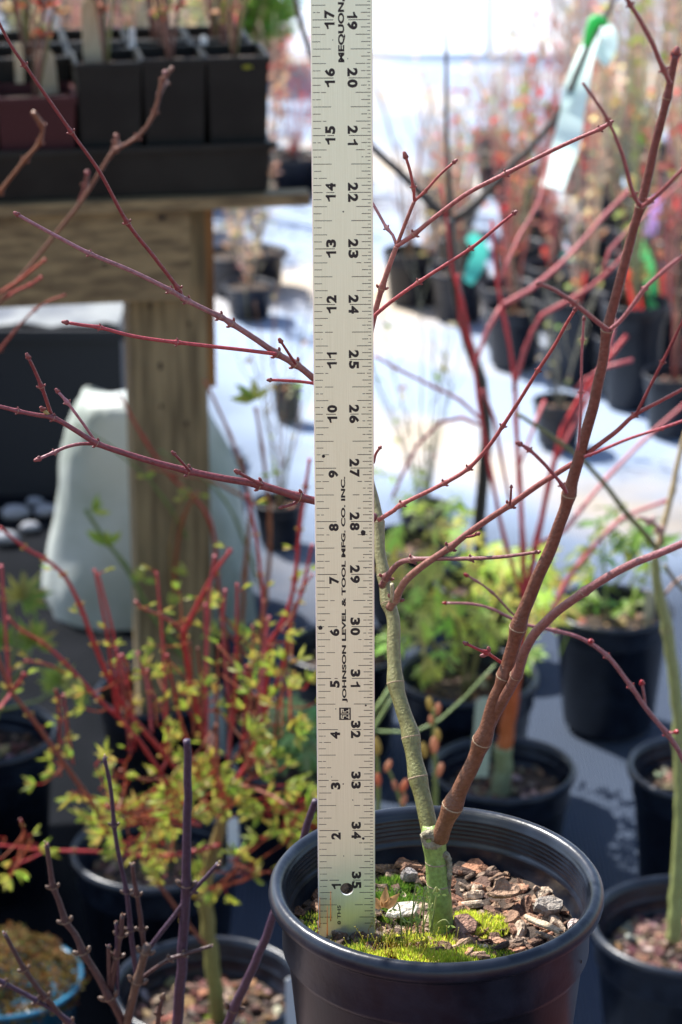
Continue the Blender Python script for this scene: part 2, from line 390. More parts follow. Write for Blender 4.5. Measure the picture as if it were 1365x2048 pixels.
def ground_pot(name, cx, cy, wpx, label, cat, ratio=.95, group=None, **kw):
    p, r, h = px_pot(cx, cy, wpx, ratio)
    t = thing(name, (p.x, p.y, .01), label, cat, group)
    sz = pot_parts(t, (p.x, p.y, .012), r, h - .012, **kw)
    return t, p, r, sz

# ------------------------------------------------------------------ the ruler
def text_mesh(body, bold=.0):
    cu = bpy.data.curves.new('txt', 'FONT'); cu.body = body; cu.size = 1; cu.offset = bold; cu.resolution_u = 4; cu.fill_mode = 'FRONT'
    ob = bpy.data.objects.new('txt', cu); C.objects.link(ob); bpy.context.view_layer.update()
    me = bpy.data.meshes.new_from_object(ob.evaluated_get(bpy.context.evaluated_depsgraph_get()))
    V = [(v.co.x, v.co.y) for v in me.vertices]; Fc = [tuple(p.vertices) for p in me.polygons]
    bpy.data.objects.remove(ob); bpy.data.curves.remove(cu); bpy.data.meshes.remove(me)
    return V, Fc
TXC = {}
def put_text(mb, body, x0, x1, s0, s1, ccw, zf, bold=.035, m=0):
    """fit body into across-range x0..x1 (cap height) and along-range s0..s1; ccw: reads upward"""
    if body == '1': TXC[(body, bold)] = ([(.62, 0), (1, 0), (1, 1), (.72, 1), (.55, .86), (.2, .76), (0, .74), (0, .56), (.62, .62)], [(0, 1, 2, 3, 8), (3, 4, 5, 6, 7, 8)])
    elif (body, bold) not in TXC: TXC[(body, bold)] = text_mesh(body, bold)
    V, Fc = TXC[(body, bold)]
    a0 = min(v[0] for v in V); a1 = max(v[0] for v in V)
    b0 = min(v[1] for v in V); b1 = max(v[1] for v in V)
    if ',' in body: b0 = 0.0
    k = len(mb.v)
    for (a, b) in V:
        ta = (a - a0) / (a1 - a0); tb = (b - b0) / (b1 - b0)
        if ccw: x = x1 - tb * (x1 - x0); s = s0 + ta * (s1 - s0)
        else: x = x0 + tb * (x1 - x0); s = s1 - ta * (s1 - s0)
        mb.v.append(Vector((x, zf, s)))
    for f in Fc: mb.face(tuple(k + i for i in f), m)

def ruler():
    IN = .0254; W = .02746; T = .0011; LEN = 36 * IN; DIG = .004
    B = Vector((.00284, 1.07044, .83018)); a = .116874; b = -.0060936
    zax = Vector((math.sin(b), math.sin(a) * math.cos(b), math.cos(a) * math.cos(b))); xax = Vector((math.cos(b), 0, -math.sin(b))).normalized()
    yax = zax.cross(xax).normalized(); xax = yax.cross(zax)
    t = thing('ruler', (0, 0, 0), 'silver aluminium yardstick with black inch marks standing upright in the front pot', 'ruler')
    t.matrix_world = Matrix(((xax.x, yax.x, zax.x, B.x), (xax.y, yax.y, zax.y, B.y), (xax.z, yax.z, zax.z, B.z), (0, 0, 0, 1)))
    class L_:  # local builder: parent offset not subtracted
        pass
    def put(mb, name, m, smooth=False, parent=t):
        o = mb.build(name, m, None, smooth); o.parent = parent; return o
    # blade with a hole near its foot
    mb = MB(); hw = W / 2; hc = (.00005, .0208); hr = .00315; n = 32
    hs0, hs1 = .0208 - .008, .0208 + .008; be = .0003
    def ringpts(y):
        k = len(mb.v)
        for j in range(n):
            an = 2 * math.pi * j / n; mb.v.append(Vector((hc[0] + hr * math.cos(an), y, hc[1] + hr * math.sin(an))))
        return k
    def sq(y, ins):
        k = len(mb.v)
        for j in range(n):
            an = 2 * math.pi * j / n; cx, sx = math.cos(an), math.sin(an); q = 1 / max(abs(cx), abs(sx))
            mb.v.append(Vector((max(-hw + ins, min(hw - ins, (hw - ins) * cx * q)), y, hc[1] + .008 * sx * q)))
        return k
    # front (y=-T/2) and back faces around the hole
    for (y, flip) in ((-T / 2, False), (T / 2, True)):
        k0 = ringpts(y); k1 = sq(y, be)
        for j in range(n):
            f = (k0 + j, k1 + j, k1 + (j + 1) % n, k0 + (j + 1) % n); mb.face(f[::-1] if flip else f)
        if flip: kb = k0
        else: kf = k0
        for (z0, z1) in ((-DIG, hs0), (hs1, LEN)):
            k = len(mb.v)
            for p in ((-hw + be, z0), (hw - be, z0), (hw - be, z1), (-hw + be, z1)): mb.v.append(Vector((p[0], y, p[1])))
            mb.face((k, k + 1, k + 2, k + 3) if not flip else (k + 3, k + 2, k + 1, k))
    for j in range(n): mb.face((kf + j, kf + (j + 1) % n, kb + (j + 1) % n, kb + j), 1)
    for s_ in (-1, 1):
        k = len(mb.v)
        for (x, y) in ((s_ * (hw - be), -T / 2), (s_ * hw, -T / 2 + be), (s_ * hw, T / 2 - be), (s_ * (hw - be), T / 2)):
            mb.v.append(Vector((x, y, -DIG))); mb.v.append(Vector((x, y, LEN)))
        for i in range(3): mb.face((k + 2 * i, k + 2 * i + 1, k + 2 * i + 3, k + 2 * i + 2), 1)
    o = put(mb, 'blade', [M['alu'], mat('bare_aluminium_edge', (.85, .85, .84), .3, metal=.6)])
    yf = -T / 2 - .00006
    def seg(mb, x0, x1, s, th=.00030):
        k = len(mb.v)
        for p in ((x0, s - th / 2), (x1, s - th / 2), (x1, s + th / 2), (x0, s + th / 2)): mb.v.append(Vector((p[0], yf, p[1])))
        mb.face((k, k + 1, k + 2, k + 3))
    U = W / 123.0     # one pixel-of-width unit used to read off lengths
    tk = MB()
    rng = random.Random(4)
    def tick(x0, x1, s, th):
        wear = rng.random()
        if x1 - x0 > 12 * U and wear < .3:
            g0 = x0 + (x1 - x0) * rng.uniform(.2, .7); g1 = g0 + (x1 - x0) * rng.uniform(.06, .2)
            seg(tk, x0, g0, s, th); seg(tk, min(g1, x1), x1, s, th)
        else: seg(tk, x0, x1, s, th)
    for i in range(1, 36 * 16):
        s = i * IN / 16
        if i % 2 == 0:
            e = i // 2
            l = 45 if e % 8 == 0 else 40 if e % 4 == 0 else 30 if e % 2 == 0 else 19
            x0 = -hw + rng.uniform(2.5, 5) * U; x1 = -hw + l * U
            tick(x0, x1, s, .00032 if l == 45 else .00027)
        l = (45 if i % 16 == 0 else 41 if i % 8 == 0 else 31 if i % 4 == 0 else 20 if i % 2 == 0 else 7.5)
        x1 = hw - rng.uniform(4, 5) * U; x0 = hw - (l + 3) * U
        tick(x0, x1, s, .00030 if l > 8 else .00026)
    put(tk, 'tick_marks', M['ink'])
    nm = MB(); dh = 20.5 * U; dw = 16.2 * U
    for n_ in range(1, 36):
        s = n_ * IN; xl = -hw + 27.5 * U; xr = hw - 50.5 * U
        # left scale, reads upward
        if n_ >= 10:
            st = str(n_); put_text(nm, st[0], xl, xl + dh, s - 18 * U, s - (18 - 13 - (0 if st[0] != '1' else 0)) * U, True, yf, .05)
            put_text(nm, st[1], xl, xl + dh, s + 3.2 * U, s + (3.2 + (16 if st[1] != '1' else 12)) * U, True, yf, .05)
        else: put_text(nm, str(n_), xl + 1.5 * U, xl + dh + 1.5 * U, s - 20.5 * U, s - (20.5 - (16 if n_ != 1 else 12)) * U, True, yf, .05)
        m_ = 36 - n_; st = str(m_)
        if m_ >= 10:
            put_text(nm, st[0], xr, xr + dh, s + 3.2 * U, s + (3.2 + (16.5 if st[0] != '1' else 12)) * U, False, yf, .05)
            put_text(nm, st[1], xr, xr + dh, s - 19.2 * U, s - (19.2 - (16.5 if st[1] != '1' else 12)) * U, False, yf, .05)
        else: put_text(nm, st, xr, xr + dh, s - 20 * U, s - 3.5 * U, False, yf, .05)
    put(nm, 'inch_numbers', M['ink'])
    # maker's lettering up the middle; positions in inches from the foot
    tx = MB(); x0 = -hw + 54.5 * U; x1 = -hw + 66 * U
    put_text(tx, 'JOHNSON LEVEL & TOOL MFG. CO. INC.', x0, x1, 4.53 * IN, 8.84 * IN, True, yf - .00003, .04)
    put(tx, 'lettering', M['ink']); tx = MB(); put_text(tx, 'MEQUON,', x0, x1, 16.27 * IN, 17.36 * IN, True, yf - .00003, .04)
    put(tx, 'lettering', M['ink']); tx = MB(); put_text(tx, '8 THS', -hw + 41 * U, -hw + 48.5 * U, .10 * IN, .49 * IN, True, yf - .00003, .02)
    put(tx, 'lettering', M['ink'])
    lg = MB(); s0, s1 = 4.19 * IN, 4.43 * IN; xa, xb = -hw + 48 * U, -hw + 72.5 * U
    sc_ = (s1 - s0); ww = xb - xa
    def q(mb_, ua, ub, va, vb, m, y):
        k = len(mb_.v)
        for p in ((ua, va), (ub, va), (ub, vb), (ua, vb)): mb_.v.append(Vector((xa + ww * p[0], y, s0 + sc_ * p[1])))
        mb_.face((k, k + 1, k + 2, k + 3), m)
    q(lg, 0, 1, 0, 1, 0, yf - .00003); yy = yf - .00008
    # reading upward: J, I-like stem and T strokes in the pale metal colour
    for r_ in ((.14, .86, .47, .52), (.14, .24, .10, .40), (.14, .38, .10, .17), (.30, .38, .17, .30), (.30, .62, .30, .37), (.80, .88, .08, .44), (.14, .24, .58, .92), (.14, .38, .83, .90), (.30, .38, .62, .83), (.30, .62, .62, .69), (.80, .88, .56, .92), (.62, .80, .20, .26), (.62, .80, .72, .78)):
        q(lg, *r_, 1, yy)
    put(lg, 'maker_emblem', [M['ink'], M['alu']])
    # ink specks and scuffs
    sp = MB()
    def spot(px, py, rp, sx=1, sy=1):
        r_ = ray(px, py); nrm = yax; tt = (B - CAM).dot(nrm) / r_.dot(nrm); p = CAM + r_ * tt - B
        x = p.dot(xax); s = p.dot(zax); k = len(sp.v); rr = rp * U
        for j in range(12): an = 6.283 * j / 12; q_ = R(.88, 1.1); sp.v.append(Vector((x + rr * sx * q_ * math.cos(an), yf - .0001, s + rr * sy * q_ * math.sin(an))))
        sp.face(tuple(range(k, k + 12)))
    for a_ in ((647.5, 912, 3.6), (727, 1065, 5, 1, 1.25), (641.5, 1255, 4.8), (732, 1410, 2), (672, 1417, 1.2), (687, 423, 1.6), (666, 80, 1.2, .6, 1.5), (696, 117, 1, .6, 1.4), (732, 1135, 1.4), (728, 1114, 1), (687, 1567, 1.6), (706, 1599, 1.3), (727, 1676, 3), (688, 1711, 1.2, .7, 1.4), (664, 1553, 1), (661, 1797, 1.2)): spot(*a_)
    put(sp, 'ink_spots', M['ink'])
    return t
ruler()

# ------------------------------------------------------------------ bench top that carries the front pot (back edge just below the picture), red made up for its reflection
PC = Vector((.0462, 1.083, .685))
def front_bench():
    t = thing('potting_bench', (0, .85, 0), 'unseen plank bench that carries the front potted maple, reddened to reflect on the pot', 'bench')
    for i in range(4):
        mb = MB(); y0 = .63 + i * .138; mb.box((-.75, y0, .645), (.75, y0 + .132, .685)); mb.build('plank', M['red_bounce'], t, False)
    for x in (-.68, .62):
        for y in (.66, 1.08): mb = MB(); mb.box((x, y, 0), (x + .07, y + .07, .643)); mb.build('leg', M['wood_up'], t, False)
front_bench()

# ------------------------------------------------------------------ the front potted maple
OL = (.17, .17, .055); GR = (.19, .30, .07); TN = (.24, .22, .12); BR = (.17, .075, .038); RD = (.20, .035, .042); PK = (.30, .12, .14)
def main_maple():
    t = thing('potted_maple', PC, 'young bare red-twigged maple in the sharp black front pot beside the yardstick', 'potted tree')
    H = .165; Rr = .0815
    mb = MB(); mb.lathe(PC, pot_profile(Rr, H), 160, close=True); mb.build('pot', M['pot'], t)
    mb = MB(); sc0 = (PC.x, PC.y, PC.z + H - .030)
    def hz2(x, y):  # soil rises to a moss mound toward the front
        return .0
    hz = soil_disc(mb, sc0, .0705, .004, 26, 80, 0, 3.3)
    def mound(x, y):
        return .010 * math.exp(-((x + .020) ** 2 / .0011 + (y + .045) ** 2 / .0006)) + .004 * math.exp(-((x - .03) ** 2 + (y + .02) ** 2) / .0009) + .004 * math.exp(-((x + .045) ** 2 + (y) ** 2) / .0012)
    for v in mb.v: v.z += mound(v.x - PC.x, v.y - PC.y)
    mb.build('soil', M['soil'], t)
    full = lambda x, y: hz(x, y) + mound(x, y)
    ch = MB(); rng = 0
    for _ in range(620):
        a = R(0, 6.283); rr = .0695 * math.sqrt(R(0, 1)); x = rr * math.cos(a); y = rr * math.sin(a)
        right = x > -.01
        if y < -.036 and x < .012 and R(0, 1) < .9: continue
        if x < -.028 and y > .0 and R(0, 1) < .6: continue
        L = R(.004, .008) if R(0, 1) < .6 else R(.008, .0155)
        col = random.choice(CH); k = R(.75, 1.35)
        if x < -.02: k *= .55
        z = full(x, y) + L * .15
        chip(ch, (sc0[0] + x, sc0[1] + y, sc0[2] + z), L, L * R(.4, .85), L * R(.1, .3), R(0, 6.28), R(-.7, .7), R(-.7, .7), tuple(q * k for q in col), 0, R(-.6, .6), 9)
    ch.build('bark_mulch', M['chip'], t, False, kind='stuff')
    # moss: short blades crowding several mounds
    mo = MB()
    def mosspatch(cx, cy, rx, ry, n, h0, h1, cols):
        for _ in range(n):
            a = R(0, 6.283); q = math.sqrt(R(0, 1)); x = cx + rx * q * math.cos(a); y = cy + ry * q * math.sin(a)
            if x * x + y * y > .0698 ** 2: continue
            if noise.noise(Vector((x * 120, y * 120, 5))) < -.22: continue
            b_ = .003 * (1 - q * q)
            p = Vector((sc0[0] + x, sc0[1] + y, sc0[2] + full(x, y) + b_))
            d = Vector((R(-.5, .5), R(-.5, .5), 1)).normalized(); k = R(.65, 1.2); c = random.choice(cols)
            L = R(h0, h1); wd = L * .16; i = len(mo.v); sdv = Vector((math.cos(a * 7), math.sin(a * 7), 0))
            mo.v += [p - sdv * wd, p + sdv * wd, p + d * L]; mo.face((i, i + 1, i + 2), 0, tuple(z * k for z in c))
    bright = [(.64, .74, .06), (.76, .78, .10), (.54, .68, .06), (.76, .66, .16)]
    dark = [(.10, .22, .03), (.14, .28, .03), (.20, .32, .04)]
    mosspatch(-.012, -.050, .034, .017, 11000, .0022, .0050, bright)
    mosspatch(-.044, -.034, .018, .017, 2400, .0018, .004, bright + dark)
    mosspatch(.024, -.036, .022, .014, 3600, .0018, .004, bright + dark)
    mosspatch(.018, .004, .020, .013, 2200, .0016, .0038, bright)
    mosspatch(-.020, .030, .020, .024, 4200, .002, .004, dark)
    mosspatch(-.06, -.006, .010, .02, 700, .0016, .0035, bright + dark)
    mosspatch(-.008, -.018, .02, .012, 2400, .002, .005, bright)
    mo.build('moss', M['moss'], t, False, kind='stuff')
    # thin moss stalks and a little sprouting weed by the trunk
    st = MB()
    for _ in range(150):
        x = random.gauss(-.018, .013); y = random.gauss(-.036, .010)
        if x * x + y * y > .004: continue
        p = Vector((sc0[0] + x, sc0[1] + y, sc0[2] + full(x, y))); h = R(.006, .016); lx, ly = R(-.3, .3), R(-.3, .3)
        P = [p, p + Vector((lx * h * .3, ly * h * .3, h * .6)), p + Vector((lx * h, ly * h, h))]
        st.tube(P, [.00016, .00014, .0001], 3, 0, (.55, .22, .06), (.6, .55, .1)); st.ball(P[2], .0004, 0, (.5, .42, .12), 4)
    for (px, py) in ((640, 1795), (655, 1812), (636, 1840), (662, 1782)):
        p = PY(px, py + 60, 1.062); q_ = PY(px, py, 1.062); st.tube([p, q_], [.0003, .0001], 4, 0, (.5, .2, .05), (.7, .6, .08))
    st.build('moss_stalks', M['moss'], t, True, kind='stuff')
    wd = MB()
    for _ in range(13):
        bx, by = R(800, 872), R(1860, 1885); tx_, ty_ = bx + R(-16, 26), by - R(30, 100)
        p = PY(bx, by, 1.060); e = PY(tx_, ty_, 1.056); mid = (p + e) / 2 + Vector((R(-.002, .002), 0, .002))
        hook = e + Vector((R(-.003, .003), -.001, R(-.003, -.001)))
        P, Q, _i = smoothpath([p, mid, e, hook], [.00036] * 4, .0008); wd.tube(P, Q, 5, 0, (.36, .42, .14), (.44, .46, .2))
        for k in range(2): wd.blade(hook, Vector((R(-1, 1), -.3, R(-.8, .5))), Vector((R(-1, 1), -1, .4)), R(.002, .0035), .0006, 0, (.36, .46, .12))
    wd.build('weed_seedlings', M['moss'], t)
    # trunk with graft callus
    tr = MB()
    P = [(888, 1905), (884, 1862), (880, 1800), (876, 1750), (872, 1712), (869, 1690), (866, 1668), (864, 1650)]
    rr = [27, 25, 24, 23.5, 22, 24, 24, 18]
    W_ = [PY(a, b, 1.079) for a, b in P]; oP, oR, idx = smoothpath(W_, [r * depth(p) / F for r, p in zip(rr, W_)], .0016)
    tr.tube(oP, oR, 20, 0, (.22, .32, .07), (.26, .36, .10))
    for py_, rk in ((1768, 24.5), (1725, 23.5)):
        i = min(range(len(oP)), key=lambda j: abs((CAM.z - oP[j].z) - (CAM.z - PY(875, py_, 1.079).z)))
        p = oP[i]; r = oR[i]; tr.tube([p + Vector((0, 0, -.0005)), p, p + Vector((0, 0, .0005))], [r * .99, r * 1.035, r * .99], 20, 1, jit=.02)
    tk = tr.build('trunk', [M['vbark'], M['scar']], t)
    cb = MB()   # callus collar and the scar running down its right side
    A = [PY(x, y, 1.0765) for x, y in ((848, 1668), (857, 1690), (874, 1704), (893, 1712), (899, 1735), (897, 1775), (896, 1800))]
    Q, Rq, _ = smoothpath(A, [.0019, .0024, .0020, .0018, .0016, .0013, .0005], .0009); cb.tube(Q, Rq, 9, 0, jit=.18)
    A = [PY(x, y, 1.0745) for x, y in ((846, 1672), (860, 1668), (876, 1672), (893, 1664))]
    Q, Rq, _ = smoothpath(A, [.0018, .0028, .0030, .0016], .0009); cb.tube(Q, Rq, 9, 0, jit=.2)
    cb.ball(PY(868, 1684, 1.077), .0050, 0, (1, 1, 1), 10, (1, 1, .8))
    cb.build('graft_callus', M['callus'], t)
    # leaders and twigs
    def st_(name, pts, Y0, Y1, r0, r1, c1, c2=None, **k):
        m = MB(); out = twig(m, pts, Y0, Y1, r0, r1, c1, c2, step=.0022, n=12 if r0 > 8 else 9, **k); m.build(name, [M['vbark'], M['scar']], t); return out
    TOP = 1.185
    st_('leader', [(862, 1672), (850, 1610), (837, 1555), (823, 1475), (806, 1420), (793, 1365), (789, 1300), (785, 1235), (777, 1205), (768, 1150), (760, 1100), (756, 1045), (742, 970), (718, 890), (700, 850)], 1.079, TOP, 18, 8.5, OL, TN, nodes=[2, 3, 5, 8, 9, 11], swell=.22)
    st_('leader', [(880, 1678), (905, 1612), (936, 1550), (964, 1482), (990, 1405), (1012, 1352), (1036, 1255), (1070, 1170), (1105, 1090), (1138, 990), (1170, 880), (1198, 765), (1216, 660), (1246, 535), (1281, 412), (1308, 300), (1334, 195), (1352, 110)], 1.075, 1.0, 17.5, 7.5, BR, (.15, .042, .040), nodes=[1, 3, 5, 6, 9, 12, 14, 16], swell=.3, tip=.9)
    st_('leader', [(966, 1484), (985, 1440), (1010, 1395), (1034, 1352), (1050, 1302), (1085, 1250), (1170, 1183), (1255, 1132), (1345, 1096), (1420, 1062)], 1.072, .97, 12.5, 7, BR, PK, nodes=[3, 6], swell=.25)
    def br(pts, Y0, Y1, r0, r1, c1=RD, c2=None, **k):
        k.setdefault('bud', .62); return st_('branch', pts, Y0, Y1, r0, r1, c1, c2 or c1, **k)
    # left side
    br([(706, 870), (680, 818), (650, 778), (622, 752), (592, 728), (554, 707), (508, 676), (463, 647), (440, 633), (375, 601), (340, 580), (270, 545), (180, 507), (100, 465), (37, 430)], TOP, 1.13, 8, 3.4, (.20, .09, .075), (.34, .16, .19), nodes=[4, 5, 7, 8, 9, 10, 12], swell=.45, tip=1.3)
    br([(365, 600), (357, 578), (310, 515), (255, 445), (200, 345), (143, 264), (95, 195), (50, 130), (22, 90), (-10, 30)], 1.16, 1.10, 4.2, 3.2, RD, nodes=[1, 3, 5, 7], swell=.7)
    br([(553, 708), (462, 697), (355, 685), (270, 673), (200, 655), (165, 650), (135, 645)], 1.165, 1.14, 4, 3.2, (.36, .05, .06), nodes=[2, 4], swell=.6, tip=1.4)
    br([(592, 727), (577, 705), (563, 684)], 1.165, 1.155, 3.2, 2.6, RD, nodes=[], tip=1.8)
    br([(690, 790), (640, 770), (610, 764), (575, 761), (542, 760)], 1.18, 1.15, 3.6, 2.8, (.42, .05, .06), nodes=[], tip=1.4)
    br([(752, 1036), (700, 1018), (660, 1008), (600, 994), (520, 970), (450, 957), (378, 942), (300, 922), (240, 903), (195, 887), (150, 860), (108, 836), (75, 830), (36, 822), (-20, 808)], 1.09 + .055, 1.10, 9, 3.8, (.17, .035, .042), (.22, .055, .065), nodes=[3, 4, 6, 9, 11, 13], swell=.35)
    br([(106, 838), (95, 805), (84, 773), (70, 740), (58, 716)], 1.11, 1.10, 4.3, 3.4, RD, nodes=[2], tip=1.4, swell=.7)
    br([(106, 838), (96, 828), (88, 820)], 1.11, 1.105, 4.2, 4, (.35, .28, .10), nodes=[], tip=1.2)
    br([(193, 885), (165, 845), (135, 805), (117, 784)], 1.12, 1.11, 3, 3, PK, (.45, .2, .25), nodes=[2], tip=1.3, swell=.9)
    br([(193, 888), (160, 888), (130, 895), (110, 904), (80, 917)], 1.12, 1.11, 3.6, 3.2, RD, PK, nodes=[3], tip=1.5, swell=.5)
    br([(380, 942), (365, 925), (349, 908)], 1.12, 1.115, 2.8, 2.8, RD, nodes=[], tip=1.3)
    br([(525, 970), (500, 957), (478, 945)], 1.13, 1.12, 3.4, 3, RD, nodes=[], tip=1.7)
    br([(608, 994), (590, 1007), (565, 1014)], 1.14, 1.13, 3, 2.8, RD, nodes=[], tip=1.3)
    # right of the ruler, upper
    br([(712, 880), (722, 800), (734, 710), (748, 634), (765, 576), (782, 525), (794, 492)], TOP, 1.16, 6.5, 5.2, (.26, .10, .09), (.30, .12, .11), nodes=[4], swell=.5)
    br([(794, 492), (812, 445), (829, 402)], 1.16, 1.155, 4, 3.6, (.26, .09, .08), nodes=[], swell=.6)
    br([(829, 402), (827, 375), (820, 340), (812, 315)], 1.155, 1.15, 3, 3, (.30, .06, .06), nodes=[1], tip=1.7, swell=.7)
    br([(829, 402), (850, 383), (880, 350), (908, 325)], 1.155, 1.15, 3, 2.6, (.30, .06, .06), nodes=[1], tip=1.5, swell=.4)
    br([(794, 492), (830, 468), (870, 435), (935, 387), (1012, 347), (1100, 303), (1150, 280), (1200, 258), (1220, 246)], 1.16, 1.10, 5, 3.8, (.30, .10, .10), (.33, .09, .09), nodes=[1, 4, 7], swell=.45, tip=1.0)
    br([(794, 492), (786, 470), (774, 456), (756, 424), (738, 395), (715, 372)], 1.16, 1.175, 3.2, 2.8, PK, nodes=[2], swell=.6)
    br([(730, 655), (748, 633), (790, 598), (838, 564), (890, 530), (942, 497), (985, 462), (1028, 427)], 1.165, 1.12, 4.2, 3, (.34, .06, .07), nodes=[3, 5], swell=.6, tip=1.3)
    br([(748, 925), (752, 908), (760, 896)], 1.16, 1.15, 3, 2.6, (.33, .10, .10), nodes=[], tip=1.3)
    # right of the leader
    br([(758, 1040), (790, 1020), (805, 1008), (890, 966), (938, 936), (980, 890), (1006, 852), (1040, 800), (1076, 742), (1110, 690), (1132, 650), (1150, 620)], 1.16 - .02, 1.06, 4.6, 3.2, (.34, .10, .10), (.34, .06, .06), nodes=[2, 3, 4, 6, 8], swell=.5, tip=1.2)
    br([(779, 1216), (790, 1198), (800, 1178), (815, 1157), (850, 1128), (900, 1095), (940, 1064), (1020, 1010), (1080, 968), (1150, 925), (1175, 908), (1230, 865), (1270, 830), (1320, 803), (1400, 760)], 1.128, .99, 8.5, 3.6, (.26, .13, .10), (.30, .055, .065), nodes=[1, 5, 7, 10, 12], swell=.4)
    br([(1273, 828), (1300, 775), (1325, 725), (1340, 695), (1375, 625)], 1.01, .98, 3.3, 3, RD, nodes=[2], swell=.6)
    br([(1170, 913), (1200, 902), (1260, 877), (1322, 857), (1390, 833)], 1.02, .98, 3.2, 3, (.36, .06, .08), nodes=[3], swell=.5)
    br([(1020, 1010), (1022, 990), (1023, 975)], 1.06, 1.055, 2.4, 2.2, RD, nodes=[], tip=1.3)
    br([(930, 1074), (945, 1072), (955, 1068)], 1.09, 1.08, 3, 3, RD, nodes=[], tip=1.4)
    br([(765, 1172), (773, 1156), (785, 1140), (800, 1126), (825, 1119), (880, 1117), (942, 1117), (1010, 1113), (1075, 1104)], 1.138, 1.05, 7, 3.2, (.20, .08, .08), nodes=[1, 4, 6], swell=.6, tip=1.2)
    br([(783, 1203), (785, 1185), (784, 1168)], 1.11, 1.105, 4, 4, (.4, .36, .25), nodes=[])
    br([(1283, 412), (1268, 390), (1245, 310), (1216, 240), (1190, 200), (1166, 166)], .998, .93, 4.5, 3, (.28, .09, .10), nodes=[1, 3], swell=.6)
    br([(1283, 414), (1300, 402), (1330, 375), (1380, 325)], .998, .94, 4.5, 4, (.30, .09, .10), nodes=[1], swell=.5)
    br([(1340, 165), (1328, 140), (1300, 75), (1262, 10), (1240, -30)], .99, .93, 5.5, 4.5, (.28, .09, .09), nodes=[1, 3], swell=.5)
    br([(1215, 660), (1190, 640), (1150, 607), (1110, 580), (1080, 568)], 1.0, .94, 5.5, 4, (.25, .07, .07), nodes=[2], swell=.4, tip=1.4)
    br([(1222, 658), (1250, 632), (1290, 578), (1330, 540), (1380, 500)], 1.0, .92, 4.5, 4, (.40, .16, .18), nodes=[2], swell=.4)
    br([(1134, 986), (1125, 970), (1093, 932), (1060, 900), (1042, 889)], 1.02, 1.0, 3.8, 3.4, (.28, .07, .09), nodes=[1, 3], swell=.5, tip=1.5)
    br([(1156, 900), (1160, 850), (1162, 785), (1164, 720), (1166, 680), (1168, 640)], 1.015, 1.0, 2.8, 2.4, (.36, .12, .14), nodes=[2, 4], swell=.8, tip=1.4)
    br([(1036, 1352), (1020, 1337), (1000, 1323), (975, 1306), (960, 1300), (934, 1288)], 1.065, 1.05, 4, 3, (.36, .04, .05), nodes=[3], swell=.9, tip=1.4, bud=1.3)
    br([(1012, 1385), (1030, 1345), (1038, 1318), (1048, 1302)], 1.066, 1.06, 6, 6, (.42, .32, .2), nodes=[])
    # colourful bits lying in the pot, each its own thing
    def loose(name, px, py, h, L, W, T, rz, tx, ty, col, label, cat='bark chip', curl=0, n=12):
        p = PG(px, py, PC.z + H - .030 + h); m = MB(); chip(m, p, L, W, T, rz, tx, ty, col, 0, curl, n); tag(m.build(name, M['chip'], None, False), label, cat)
    loose('wood_chip', 806, 1820, .008, .020, .010, .0018, .15, .35, -.1, (.66, .60, .52), 'pale grey flat wood chip just left of the front maple trunk')
    loose('bark_chip', 930, 1849, .008, .014, .013, .003, .4, .55, 0, (.40, .22, .15), 'round reddish brown bark disc right of the front maple trunk')
    loose('bark_chip', 818, 1750, .006, .010, .008, .005, .9, .2, .3, (.34, .31, .30), 'grey bark lump on dark moss behind the pale wood chip')
    loose('bark_chip', 1098, 1812, .010, .017, .012, .005, .5, .3, .2, (.38, .33, .28), 'large pale grey bark lump near the right inner wall of the front pot')
    loose('wood_sliver', 1085, 1848, .012, .026, .0045, .0015, -.75, .1, 0, (.62, .50, .34), 'pale long wood sliver on the mulch at the right of the front pot')
    loose('bark_chip', 1010, 1785, .010, .018, .012, .003, .3, .4, .1, (.40, .25, .16), 'curled brown bark strip behind the round bark disc', curl=1.5)
    loose('twig_piece', 664, 1862, .008, .024, .004, .0035, -.8, 0, 0, (.34, .28, .22), 'grey broken twig lying at the foot of the yardstick')
    loose('wood_chip', 1150, 1850, .010, .010, .007, .003, .8, .4, 0, (.66, .52, .46), 'small pinkish chip touching the right wall inside the front pot')
    m = MB(); p = PG(768, 1815, PC.z + H - .02)
    for a in (-.9, .1, .8): m.blade(p, Vector((math.sin(a), -.2, math.cos(a))), Vector((0, -1, .3)), .009, .0024, 0, (.46, .26, .12), .9, .7)
    tag(m.build('fallen_leaf', M['leaf']), 'curled orange-brown dead leaf lying to the right of the yardstick', 'leaf')
main_maple()
